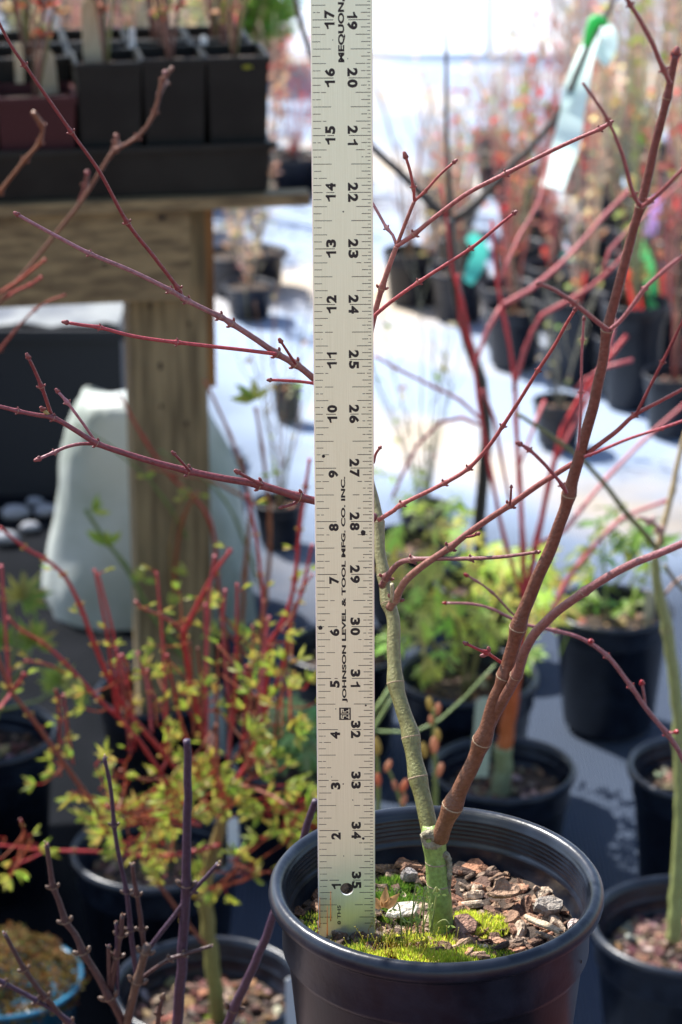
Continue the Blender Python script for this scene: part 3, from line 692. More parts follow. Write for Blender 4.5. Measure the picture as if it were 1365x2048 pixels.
# ------------------------------------------------------------------ timber bench at the left with its tray of square pots
def lerp(a, b, t): return a + (b - a) * t
BO = PG(0, 412, .785); BE = PG(620, 388, .785); bu = (BE - BO).normalized(); bd = Vector((-bu.y, bu.x, 0)); BL = (BE - BO).length; KU = BL / 620; KZ = .000565
class LB(MB):   # builds in the bench's own frame: u along the front edge, d backwards, z up
    def lbox(s, u0, u1, d0, d1, z0, z1, m=0):
        k = len(s.v); s.box((u0, d0, z0), (u1, d1, z1), m)
        for i in range(k, len(s.v)): p = s.v[i]; s.v[i] = Vector((BO.x, BO.y, 0)) + bu * p.x + bd * p.y + Vector((0, 0, p.z))
def bench():
    t = thing('timber_bench', (BO.x, BO.y, 0), 'rough sawn timber bench at the left holding the black tray of pots', 'bench')
    z = .785
    for k in range(4):
        m = LB(); m.lbox(-.9, (622 if k == 0 else 540) * KU, (0, .032, .18, .33)[k], (.03, .178, .328, .47)[k], z - .013, z); m.build('top_board', M['wood'], t, False)
    m = LB(); m.lbox(-.9, 379 * KU, .012, .05, z - .119, z - .015)
    o = m.build('apron', M['wood'], t, False)
    kn = MB()
    for (px, py, r_) in ((322, 452, 8), (98, 432, 6), (205, 540, 5)):
        p = Vector((BO.x, BO.y, 0)) + bu * (px * KU) + bd * .0112; p.z = z - (py - 412) * KZ * 1.02
        kn = MB(); kn.ball(p, r_ * KU, 0, (1, 1, 1), 10, (1.25, .12, .8)); kn.build('knot', M['knot'], t)
    for (u0, u1, d0, d1, b) in ((257, 417, .055, .145, 0), (-1300, -1140, .055, .145, 0), (345, 417, .49, .58, 0), (-1300, -1140, .49, .58, 0)):
        m = LB(); m.lbox(u0 * KU, u1 * KU, d0, d1, b, z - .015)
        m.build('post', M['wood_up'], t, False)
    kn = MB()
    for (px, py, r_) in ((300, 650, 5), (318, 775, 6), (370, 900, 5), (345, 1010, 5), (380, 690, 4), (318, 860, 4)):
        p = Vector((BO.x, BO.y, 0)) + bu * (px * KU) + bd * .054; p.z = z - (py - 412) * KZ * 1.02; kn = MB(); kn.ball(p, r_ * KU, 0, (1, 1, 1), 8, (.8, .1, 1.5)); kn.build('knot', M['knot'], t)
    m = LB(); m.lbox(442 * KU, 464 * KU, .2, .222, .5, z - .03); m.build('lath', M['cedar'], t, False)
    m = LB(); m.lbox(-.9, 250 * KU, .34, .36, .62, .66); m.build('rail', M['wood'], t, False)
bench()

def wall_box(mb, u0, u1, d0, d1, z0, z1, th=.0025, taper=0.0, m=0):
    """open square pot or tray in the bench frame"""
    k = len(mb.v)
    def ring(z, i, t_): 
        a = t_ + i
        for (u, d) in ((u0 + a, d0 + a), (u1 - a, d0 + a), (u1 - a, d1 - a), (u0 + a, d1 - a)): mb.v.append(Vector((BO.x, BO.y, 0)) + bu * u + bd * d + Vector((0, 0, z)))
    ring(z0, 0, taper); ring(z1 - .008, 0, 0); ring(z1 - .008, -.002, 0); ring(z1, -.002, 0); ring(z1, th, 0); ring(z0 + .004, th, taper)
    for r_ in range(5):
        for j in range(4):
            a = k + r_ * 4 + j; b = k + r_ * 4 + (j + 1) % 4; mb.face((a, b, b + 4, a + 4), m)
    mb.face((k + 3, k + 2, k + 1, k), m); mb.face((k + 20, k + 21, k + 22, k + 23), m)
def BP(u, d, z): return Vector((BO.x, BO.y, z)) + bu * u + bd * d
def random_stems(mb, base, h, n, spread, r, cols, seed, m=0, step=.03):
    rr = random.Random(seed); tips = []
    for k in range(n):
        a = rr.uniform(0, 6.283); sp = spread * rr.uniform(.2, 1); hh = h * rr.uniform(.6, 1)
        P = [base + Vector((0, 0, -.005)), base + Vector((math.cos(a) * sp * .3, math.sin(a) * sp * .3, hh * .35)), base + Vector((math.cos(a) * sp * .7 + rr.uniform(-.01, .01), math.sin(a) * sp * .7, hh * .7)), base + Vector((math.cos(a) * sp, math.sin(a) * sp, hh))]
        Q, Rr, _ = smoothpath(P, [r, r * .8, r * .6, r * .4], step); c = rr.choice(cols); mb.tube(Q, Rr, 5, m, c)
        tips += [(Q[i], (Q[i] - Q[i - 1]).normalized()) for i in range(2, len(Q))]
        for q in range(3):
            i = rr.randrange(2, len(Q) - 1); a2 = rr.uniform(0, 6.283); L = hh * rr.uniform(.12, .3)
            e = Q[i] + Vector((math.cos(a2) * L * .5, math.sin(a2) * L * .5, L)); mb.tube([Q[i], (Q[i] + e) / 2 + Vector((math.cos(a2), math.sin(a2), 0)) * L * .1, e], [r * .5, r * .4, r * .25], 4, m, c); tips.append((e, (e - Q[i]).normalized()))
    return tips
def leaflets(mb, tips, n, size, cols, rr, wr=.3):
    for _ in range(n):
        p, d = rr.choice(tips); dv = Vector((rr.uniform(-1, 1), rr.uniform(-1, 1), rr.uniform(-.4, 1))).normalized()
        mb.blade(p, dv, Vector((rr.uniform(-.5, .5), -.6, 1)), size * rr.uniform(.6, 1.3), size * wr, 0, tuple(x * rr.uniform(.75, 1.2) for x in rr.choice(cols)))
def tray():
    z = .786
    t = thing('nursery_tray', BP(.15, .1, z), 'long black plastic tray on the timber bench holding square pots', 'tray')
    m = MB(); wall_box(m, -.30, 543 * KU, .012, .30, z, z + .057, .003, .004); m.build('tray_body', M['flat'], t, False)
    m = LB(); m.lbox(-.305, 555 * KU, .004, .0095, z + .052, z + .058); m.build('tray_lip', M['flat'], t, False)
    rr = random.Random(3); ST = [(.20, .10, .08), (.30, .14, .10), (.22, .22, .08), (.14, .09, .06)]; LC = [(.6, .12, .08), (.7, .25, .12), (.35, .45, .08), (.6, .5, .15)]
    cells = [('black square pot at the right end of the tray with a yellow speck', 421, 543, .151, M['flat'], 0), ('black square pot second from the right end of the tray', 293, 417, .151, M['flat'], 0), ('black square pot third from the right, with the tall wood label behind', 163, 290, .149, M['flat'], 0), ('shorter dark red square pot at the left of the tray', 5, 158, .114, M['sqred'], 0), ('dark red square pot cut by the left picture edge', -160, -2, .114, M['sqred'], 0)]
    for row in range(3):
        for i, (lb, u0, u1, h, mt, _) in enumerate(cells):
            if row: lb = 'black square pot in the back rows of the tray, mostly hidden'; h = .140; mt = M['flat']
            d0 = .018 + row * .092
            base = BP((u0 + u1) / 2 * KU, d0 + .04, z + .005)
            q = thing('square_pot', base, lb, 'plant pot', 'square pots hidden in the back rows of the tray' if row else None)
            m = MB(); wall_box(m, u0 * KU, u1 * KU, d0, d0 + .083, z + .005, z + h, .002, .004); m.build('pot', mt, q, False)
            m = LB(); m.lbox(u0 * KU + .004, u1 * KU - .004, d0 + .006, d0 + .077, z + h - .02, z + h - .012); m.build('soil', M['soil'], q, False)
            if i == 0 and not row: m = MB(); m.ball(BP(500 * KU, .0172, z + .14), .004, 0, (.5, .5, .05), 8, (1.6, .15, .6)); m.build('yellow_speck', M['moss'], q)
            m = MB(); tips = random_stems(m, base + Vector((0, 0, h - .02)), rr.uniform(.2, .42), rr.randint(3, 5), .06, .0022, ST, i * 7 + row); m.build('stems', M['vbark'], q)
            m = MB(); leaflets(m, tips, 60, .014, LC, rr); m.build('leaves', M['leaf'], q, False)
    def stake(px0, px1, py0, py1, d, mt, label, lean=0, name='plant_label', tip=True):
        m = MB(); u0, u1 = px0 * KU, px1 * KU; w_ = u1 - u0; yl = lambda px: 412 - 24 * px / 620
        z1 = z + (yl(px0) - py0) * KZ - d * .18; z0 = z + (yl(px0) - py1) * KZ - d * .18 - .03; pts = [(u0, z0), (u1, z0), (u1, z1 - w_ * .35), (u1 - w_ * .2, z1 - w_ * .08), ((u0 + u1) / 2, z1), (u0 + w_ * .2, z1 - w_ * .08), (u0, z1 - w_ * .35)]
        for dd in (d, d + .0015):
            for (u, zz) in pts: m.v.append(BP(u + lean * (zz - z0), dd, zz))
        n = len(pts); m.face(tuple(range(n))); m.face(tuple(range(2 * n - 1, n - 1, -1)))
        for j in range(n): m.face((j, j + n, (j + 1) % n + n, (j + 1) % n))
        return tag(m.build(name, mt, None, False), label, 'plant label')
    o = stake(186, 226, 8, 135, .085, M['tagwood'], 'tallest pale wood plant label standing in the tray', -.02)
    stake(97, 137, 108, 185, .09, M['tagwood'], 'short round-topped wood plant label above the dark red pot', -.08)
    stake(48, 66, 98, 180, .10, M['tagwood'], 'narrow wood plant label left of the short round-topped one')
    stake(424, 439, 78, 128, .10, M['white'], 'small white plastic label in the rightmost square pots')
    stake(280, 293, 64, 128, .10, M['white'], 'thin white plastic label right of the tallest wood label')
tray()

def bin_and_sack():
    # storage bin under the bench
    t = thing('storage_bin', PG(60, 1010), 'large black storage bin with a pale lid in the shade under the bench', 'bin')
    a = PG(-420, 1010); b = PG(248, 1005); Y0 = a.y
    z1 = PY(100, 642, Y0).z
    m = MB(); m.box((PY(-420, 800, Y0).x, Y0, .01), (PY(246, 800, Y0).x, Y0 + .4, z1 - .03)); m.build('bin_body', M['bin'], t, False)
    m = MB(); x0, x1 = PY(-424, 640, Y0).x, PY(250, 640, Y0).x; m.box((x0, Y0 - .012, z1 - .029), (x1, Y0 + .42, z1 - .012)); m.build('rim', M['bin'], t, False)
    m = MB(); nx = 24
    for j in range(9):
        for i in range(nx + 1): m.v.append(Vector((lerp(x0 + .01, x1 - .01, i / nx), lerp(Y0, Y0 + .40, j / 8), z1 - .006 + .008 * noise.noise(Vector((i * .5, j * .5, 2))))))
    for j in range(8):
        for i in range(nx): k = j * (nx + 1) + i; m.face((k, k + 1, k + nx + 2, k + nx + 1))
    m.build('lid', mat('pale_dusty_lid', (.20, .21, .21), .7, mix=(.08, .09, .11), mscale=14), t)
    # white woven bag
    m = MB(); c = PG(305, 1245); Y0 = 3.36; N = 48; K = 22
    for k in range(K + 1):
        v = k / K; zz = .325 * v
        half = lerp(.148, .082, v ** 1.5); cx = PY(lerp(310, 278, v), 1100, Y0).x
        hy = lerp(.10, .045, v)
        for j in range(N):
            a = 2 * math.pi * j / N; ca, sa = math.cos(a), math.sin(a); e = .62
            x = half * math.copysign(abs(ca) ** e, ca); y = hy * math.copysign(abs(sa) ** e, sa)
            f = 1 + .15 * noise.noise(Vector((ca * 1.6, sa * 1.6, v * 3))) + .06 * noise.noise(Vector((ca * 5, sa * 5 + 4, v * 5))) + .12 * abs(noise.noise(Vector((ca * 7, sa * 7, v * 2.5))))
            bulge = 1 + .06 * math.sin(v * 3.1)
            m.v.append(Vector((cx + x * f * bulge, Y0 + .06 + y * f, .006 + zz + (.012 * noise.noise(Vector((ca * 2, sa * 2, 7))) if v > .8 else 0))))
    for k in range(K):
        for j in range(N): a0 = k * N + j; a1 = k * N + (j + 1) % N; m.face((a0, a1, a1 + N, a0 + N))
    m.face(tuple(K * N + j for j in range(N)))
    tag(m.build('white_sack', M['sack']), 'slumped white woven plastic sack behind the bench post', 'sack')
    # pale stones at the far left
    rr = random.Random(8); msg = ['pale grey stone beside the sack, nearest to it', 'broad pale stone at the left edge below the bin', 'small rounded pale stone left of the sack', 'bluish stone low at the left edge', 'small tan stone behind the pale stones']
    for (px, py, s_), lb in zip(((92, 1030, .03), (30, 1035, .035), (60, 1062, .024), (15, 1085, .03), (70, 1010, .022)), msg):
        s_ *= .6; p = PG(px, py, .02); m = MB(); m.ball(p + Vector((0, 0, s_ * .45)), s_, 0, (.26, .27, .30), 10, (1.2, .9, .6))
        for i, v in enumerate(m.v): m.v[i] = v + Vector((noise.noise(v * 40), noise.noise(v * 40 + Vector((5, 0, 0))), 0)) * s_ * .3
        tag(m.build('stone', M['stone']), lb, 'stone')
bin_and_sack()

# ------------------------------------------------------------------ nearer potted plants, each measured from the photograph
YG = [(.42, .48, .07), (.50, .52, .09), (.34, .44, .06), (.52, .44, .10)]
FG = [(.36, .48, .05), (.30, .44, .06), (.46, .52, .08), (.25, .38, .05)]
GN = [(.18, .34, .07), (.26, .42, .12), (.36, .50, .20)]
def stem_part(t, name, pts, Y0, Y1, r0, r1, c1, c2=None, **k):
    m = MB(); k.setdefault('step', .006); out = twig(m, pts, Y0, Y1, r0, r1, c1, c2 or c1, n=8, **k); m.build(name, [M['vbark'], M['scar']], t); return out
def spray(mb, p, d, size, cols, rr, n=5):
    """an opening bud: small lobed leaflets on a short red stalk"""
    d = d.normalized()
    side = d.cross(Vector((0, -1, .2))).normalized()
    mb.tube([p, p + d * size * .5], [size * .045, size * .035], 4, 0, (.45, .07, .05))
    q = p + d * size * .5
    for k in range(n):
        a = (k - (n - 1) / 2) * rr.uniform(.28, .48); dv = (d * math.cos(a) + side * math.sin(a) + Vector((0, rr.uniform(-.5, .5), rr.uniform(-.2, .2)))).normalized()
        mb.blade(q, dv, Vector((rr.uniform(-.6, .6), -1, rr.uniform(0, 1))), size * rr.uniform(.6, 1.1), size * rr.uniform(.085, .12), 0, tuple(x * rr.uniform(.8, 1.15) for x in rr.choice(cols)), fold=.5)

def budding_maple():
    t, p, r, sz = ground_pot('budding_maple', 418, 1968, 398, 'red-stemmed young maple with tiny yellow-green opening leaves, in the black pot at the bottom left', 'potted tree', nch=260)
    Y = p.y; g = (.22, .24, .07); red = (.42, .035, .04); rb = (.28, .08, .045); pk = (.45, .09, .11)
    ends = []
    def s_(name, pts, dy0, dy1, r0, r1, c1, c2=None, **k): o = stem_part(t, name, pts, Y + dy0, Y + dy1, r0, r1, c1, c2, bud=.9, budcol=(.5, .35, .05), swell=.35, **k); ends.append(o[0])
    s_('trunk', [(438, 2075), (432, 1985), (420, 1880), (411, 1790), (418, 1735), (440, 1660), (455, 1610), (475, 1560)], 0, -.02, 17, 10, g, (.26, .17, .06), nodes=[3])
    L = [([(452, 1622), (440, 1570), (408, 1470), (383, 1370), (368, 1275), (378, 1245), (400, 1200), (430, 1145), (462, 1100)], 9, 4.5, red),
         ([(370, 1270), (345, 1245), (315, 1228), (285, 1216), (272, 1204)], 4, 3.4, red), ([(404, 1440), (412, 1350), (416, 1260), (420, 1180), (430, 1112)], 5, 3.8, pk),
         ([(475, 1560), (505, 1510), (525, 1430), (535, 1350), (540, 1290), (572, 1230), (590, 1160), (600, 1060), (612, 975), (620, 918)], 8, 4, red),
         ([(538, 1290), (530, 1240), (522, 1150), (512, 1070), (495, 990)], 5, 3.6, pk), ([(520, 1450), (560, 1350), (582, 1250), (605, 1180), (625, 1090)], 5, 3.6, red),
         ([(412, 1610), (330, 1510), (262, 1430), (215, 1350), (190, 1290), (160, 1210), (128, 1150), (90, 1118), (50, 1095), (0, 1055)], 8, 3.8, red),
         ([(350, 1590), (270, 1470), (200, 1400), (130, 1325), (85, 1285), (45, 1262), (15, 1235)], 6, 3.4, red), ([(230, 1680), (180, 1600), (110, 1500), (60, 1430), (20, 1375), (-12, 1290)], 8, 4.5, rb),
         ([(20, 1372), (14, 1300), (8, 1200), (3, 1132)], 4.5, 4, pk), ([(22, 1385), (40, 1365), (48, 1348)], 4, 4, red), ([(22, 1388), (0, 1415), (-20, 1430)], 4, 4, pk),
         ([(440, 1690), (400, 1700), (350, 1710), (290, 1712), (220, 1705), (150, 1702), (90, 1700), (-20, 1688)], 6, 3.6, red), ([(90, 1702), (60, 1680), (45, 1650), (42, 1640)], 3, 2.5, red), ([(95, 1700), (60, 1718), (30, 1730)], 3, 2.5, red),
         ([(325, 1540), (340, 1500), (325, 1420), (305, 1385), (295, 1340)], 4, 3, pk), ([(455, 1540), (462, 1440), (450, 1330), (447, 1240), (452, 1180)], 5, 3.8, pk), ([(262, 1510), (252, 1420), (240, 1312)], 3.6, 3.2, pk),
         ([(270, 1500), (262, 1420), (255, 1330), (245, 1310)], 3, 3, red), ([(412, 1890), (370, 1840), (320, 1770), (290, 1722), (288, 1700)], 6, 3.6, rb), ([(460, 1720), (500, 1740), (540, 1745)], 3.6, 2.6, rb),
         ([(480, 1570), (540, 1590), (600, 1630), (640, 1660)], 4, 3, rb), ([(400, 1650), (330, 1640), (260, 1630), (215, 1610)], 5, 3, red), ([(430, 1620), (350, 1560), (290, 1560), (240, 1540)], 4.5, 3, rb), ([(465, 1600), (540, 1500), (560, 1400), (585, 1360)], 4.5, 3, rb),
         ([(405, 1560), (372, 1480), (352, 1400), (335, 1310)], 4.5, 3, red), ([(110, 1335), (80, 1325), (52, 1322)], 3.4, 3, red), ([(600, 1190), (610, 1170), (625, 1150)], 3, 3, red), ([(120, 1500), (118, 1420), (112, 1380)], 3, 3, red), ([(133, 1495), (133, 1430), (128, 1390)], 3, 3, pk), ([(435, 1560), (500, 1480), (520, 1420)], 4, 3, rb)]
    rr = random.Random(12)
    for pts, r0, r1, c in L: s_('branch', pts, rr.uniform(-.03, .0), rr.uniform(-.24, -.04), r0 * .74, r1 * .78, c)
    for _ in range(16):
        x = rr.uniform(230, 600); y = rr.uniform(1380, 1560); h = rr.uniform(150, 330); k = (x - 430) * .22
        s_('branch', [(x, y), (x + k * .3 + rr.uniform(-8, 8), y - h * .5), (x + k, y - h)], -.08, rr.uniform(-.16, -.04), 3.2, 2.4, rr.choice((red, pk, rb)))
    lf = MB()
    dens = [(330, 1640, 150, 75, 180, .022), (480, 1570, 100, 70, 110, .021), (560, 1420, 60, 90, 75, .019), (400, 1500, 70, 110, 65, .017), (250, 1400, 120, 70, 45, .016), (560, 1640, 60, 50, 45, .020), (440, 1750, 50, 50, 34, .018), (40, 1700, 40, 55, 22, .018), (160, 1560, 80, 50, 24, .017), (545, 1250, 60, 120, 30, .015), (380, 1280, 60, 100, 22, .016), (300, 1540, 90, 60, 60, .019), (360, 1720, 70, 40, 50, .018)]
    for (cx, cy, rx, ry, n, sz_) in dens:
        for _ in range(int(n * .44)):
            a = rr.uniform(0, 6.283); q = math.sqrt(rr.random()); x = cx + rx * q * math.cos(a); y = cy + ry * q * math.sin(a)
            if noise.noise(Vector((x / 45, y / 45, 4))) < -.12: continue
            P0 = PY(x, y, Y + rr.uniform(-.20, .0)); d = Vector((math.cos(a) + rr.uniform(-.5, .5), rr.uniform(-.4, .4), -math.sin(a) * .7 + rr.uniform(-.2, .8)))
            # hang it on the nearest branch sample
            best = None
            for e in ends:
                for i in range(0, len(e), 3):
                    dd = (e[i] - P0).length
                    if best is None or dd < best[0]: best = (dd, e[i])
            b = best[1]
            if best[0] > .045: P0 = b + (P0 - b) * (.045 / best[0])
            if best[0] > .006: lf.tube([b, (b + P0) / 2 + Vector((0, 0, -.002)), P0], [.0008, .0007, .0005], 4, 0, (.40, .12, .05))
            spray(lf, P0, d, sz_ * .82, YG, rr, rr.choice((3, 4, 5, 6)))
    for e in ends:
        for i in range(4, len(e), 9):
            if rr.random() < .6: spray(lf, e[i], Vector((rr.choice((-1, 1)), 0, rr.uniform(.2, 1))), .011, YG, rr, 2)
    lf.build('foliage', M['leaf'], t, False)
    # stake in this pot
    return t
budding_maple()

def purple_shrubs():
    pu = (.065, .035, .065); br = (.085, .042, .042)
    A = thing('purple_stemmed_maple', (-.08, 1.28, .0), 'smooth dark purple stems, one upright and one slanting behind the front pot', 'potted tree')
    B = thing('knobbly_twig_shrub', (-.17, 1.28, .0), 'knobbly purplish brown bare twigs rising at the bottom left corner', 'potted shrub')
    def s_(t, pts, r0, r1, c1=pu, c2=None, Y0=1.28, Y1=1.27, **k): return stem_part(t, 'stem', pts, Y0, Y1, r0, r1, c1, c2, bud=.9, budcol=(.16, .10, .07), step=.003, **k)
    s_(A, [(352, 2120), (360, 1980), (368, 1880), (373, 1770), (375, 1650), (376, 1560), (374, 1480)], 11.5, 7.5, nodes=[3], swell=.3)
    s_(A, [(425, 2140), (468, 2018), (520, 1905), (548, 1830), (590, 1730), (615, 1650), (632, 1600)], 10, 7, Y1=1.24, nodes=[1], swell=.3)
    s_(A, [(315, 2090), (318, 2030), (326, 1997)], 5, 4, br, nodes=[1], tip=1.4)
    for (x, y) in ((352, 2120), (425, 2140), (315, 2090)):
        p = PY(x, y, 1.28); stem_part(A, 'stem', None, 0, 0, 13, 11, pu, worldpts=[Vector((-.085, 1.30, .14)), Vector((lerp(-.085, p.x, .6), 1.29, .4)), p], nodes=[])
    for (t_, cx) in ((A, -.085), (B, -.20)): pot_parts(t_, (cx, 1.30, .01), .085, .15, 60)
    s_(B, [(300, 2150), (268, 2090), (240, 2030), (220, 1995), (195, 1950), (168, 1905), (150, 1868), (133, 1843), (118, 1800), (108, 1775), (102, 1740), (94, 1690)], 9.5, 5, br, nodes=[3, 5, 7, 9], swell=.45, tip=1.9)
    s_(B, [(225, 2150), (252, 2060), (262, 2010), (275, 1963), (290, 1905), (296, 1890)], 10, 7, (.12, .07, .05), nodes=[3, 4], swell=.45)
    s_(B, [(275, 1960), (268, 1910), (262, 1860), (254, 1785), (240, 1720), (229, 1650), (222, 1580), (210, 1515)], 5.5, 4, pu, nodes=[2, 3, 5], swell=.5, tip=1.7)
    s_(B, [(290, 1900), (284, 1860), (275, 1790), (268, 1755), (265, 1728)], 5, 4.6, br, nodes=[1, 2], swell=.5, tip=1.6)
    s_(B, [(299, 1895), (340, 1843), (385, 1783), (415, 1752), (438, 1726)], 5, 4.4, pu, nodes=[2], swell=.4, tip=1.7)
    s_(B, [(277, 1962), (310, 1937), (340, 1918), (370, 1908), (423, 1892)], 4.6, 3.6, br, nodes=[2, 3], swell=.5, tip=1.8)
    s_(B, [(222, 1995), (228, 1950), (234, 1912), (241, 1870), (246, 1830)], 6, 4.6, br, nodes=[2, 3], swell=.8, tip=1.9)
    s_(B, [(221, 1985), (219, 1940), (218, 1892)], 4.5, 4, br, nodes=[], tip=1.9)
    s_(B, [(235, 1990), (236, 1930), (233, 1845)], 4, 4, pu, nodes=[], tip=1.7)
    s_(B, [(250, 2150), (150, 2060), (92, 1995), (50, 1940), (30, 1905), (10, 1868)], 7, 4.5, br, nodes=[2, 3], swell=.45, tip=2.4)
    s_(B, [(260, 2170), (140, 2045), (75, 2002), (12, 1967), (-40, 1940)], 5.5, 4.6, pu, nodes=[1, 2, 3], swell=.5)
    for (x, y) in ((300, 2150), (225, 2150), (250, 2150)):
        p = PY(x, y, 1.28); stem_part(B, 'stem', None, 0, 0, 12, 10, br, worldpts=[Vector((-.20, 1.30, .14)), Vector((lerp(-.20, p.x, .6), 1.29, .4)), p], nodes=[])
    # arching twig from a plant beyond the right edge
    D = thing('arching_twig_maple', (.31, 1.34, 0), 'thin reddish twig with scarlet buds arching in from the right picture edge', 'potted tree')
    pot_parts(D, (.31, 1.34, .01), .085, .15, 40)
    c = (.24, .09, .10); sb = (.33, .02, .03)
    def d_(pts, r0, r1, **k): return stem_part(D, 'stem', pts, 1.32, 1.30, r0, r1, c, (.34, .13, .14), budcol=sb, step=.003, **k)
    d_([(1470, 1760), (1400, 1590), (1363, 1512), (1335, 1468), (1293, 1418), (1262, 1372), (1215, 1312), (1165, 1278), (1112, 1262), (1055, 1250), (1020, 1235), (985, 1218), (945, 1208), (893, 1206)], 6, 2.6, nodes=[3, 5, 6, 8], swell=.4, tip=1.2, bud=.4)
    d_([(1048, 1247), (1020, 1222), (985, 1185), (955, 1163), (936, 1152)], 2.4, 2, nodes=[2, 3], swell=.7, tip=2)
    d_([(1291, 1412), (1288, 1385), (1285, 1368)], 2.8, 2.8, nodes=[], tip=2); d_([(1195, 1297), (1187, 1290), (1183, 1284)], 2.8, 2.8, nodes=[], tip=2.2); d_([(1333, 1463), (1345, 1466), (1352, 1464)], 2.6, 2.8, nodes=[], tip=2)
    p = PY(1470, 1760, 1.32); stem_part(D, 'stem', None, 0, 0, 9, 7, c, worldpts=[Vector((.31, 1.34, .14)), Vector((.33, 1.34, .45)), Vector((p.x + .01, 1.33, .65)), p], nodes=[])
purple_shrubs()

def stake(px, py0, py1, wpx, Y, mt, label, name='plant_label', lean=0):
    m = MB(); a = PY(px, py0, Y); b = PY(px, py1, Y); hw = wpx / 2 * depth(a) / F
    top = a.z; bot = b.z - .015; pts = [(-hw, bot), (hw, bot), (hw, top - hw * .7), (hw * .6, top - hw * .15), (0, top), (-hw * .6, top - hw * .15), (-hw, top - hw * .7)]
    for yy in (0, .0014):
        for (x, z) in pts: m.v.append(Vector((a.x + x + lean * (z - bot), Y + yy, z)))
    n = 7; m.face(tuple(range(n))); m.face(tuple(range(2 * n - 1, n - 1, -1)))
    for j in range(n): m.face((j, j + n, (j + 1) % n + n, (j + 1) % n))
    return tag(m.build(name, mt, None, False), label, 'plant label')

def leaf_cloud(mb, regions, Y, dy, size, cols, rr, lobes=5, wr=.2, stems=None):
    for (cx, cy, rx, ry, n) in regions:
        for _ in range(n):
            a = rr.uniform(0, 6.283); q = math.sqrt(rr.random()); P0 = PY(cx + rx * q * math.cos(a), cy + ry * q * math.sin(a), Y + rr.uniform(-dy, dy))
            d = Vector((math.cos(a) + rr.uniform(-.6, .6), rr.uniform(-.6, .3), rr.uniform(-.6, .4)))
            mb.palm(P0, d, Vector((rr.uniform(-.4, .4), -.5, 1)), size * rr.uniform(.6, 1.25), lobes, 1.7, 0, tuple(x * rr.uniform(.8, 1.2) for x in rr.choice(cols)), wr)
            if stems and rr.random() < .5:
                e = P0 - d.normalized() * size * 1.5 + Vector((0, 0, -size)); mb.tube([P0, (P0 + e) / 2 + Vector((0, 0, .003)), e], [.0006, .0008, .001], 4, 0, stems)

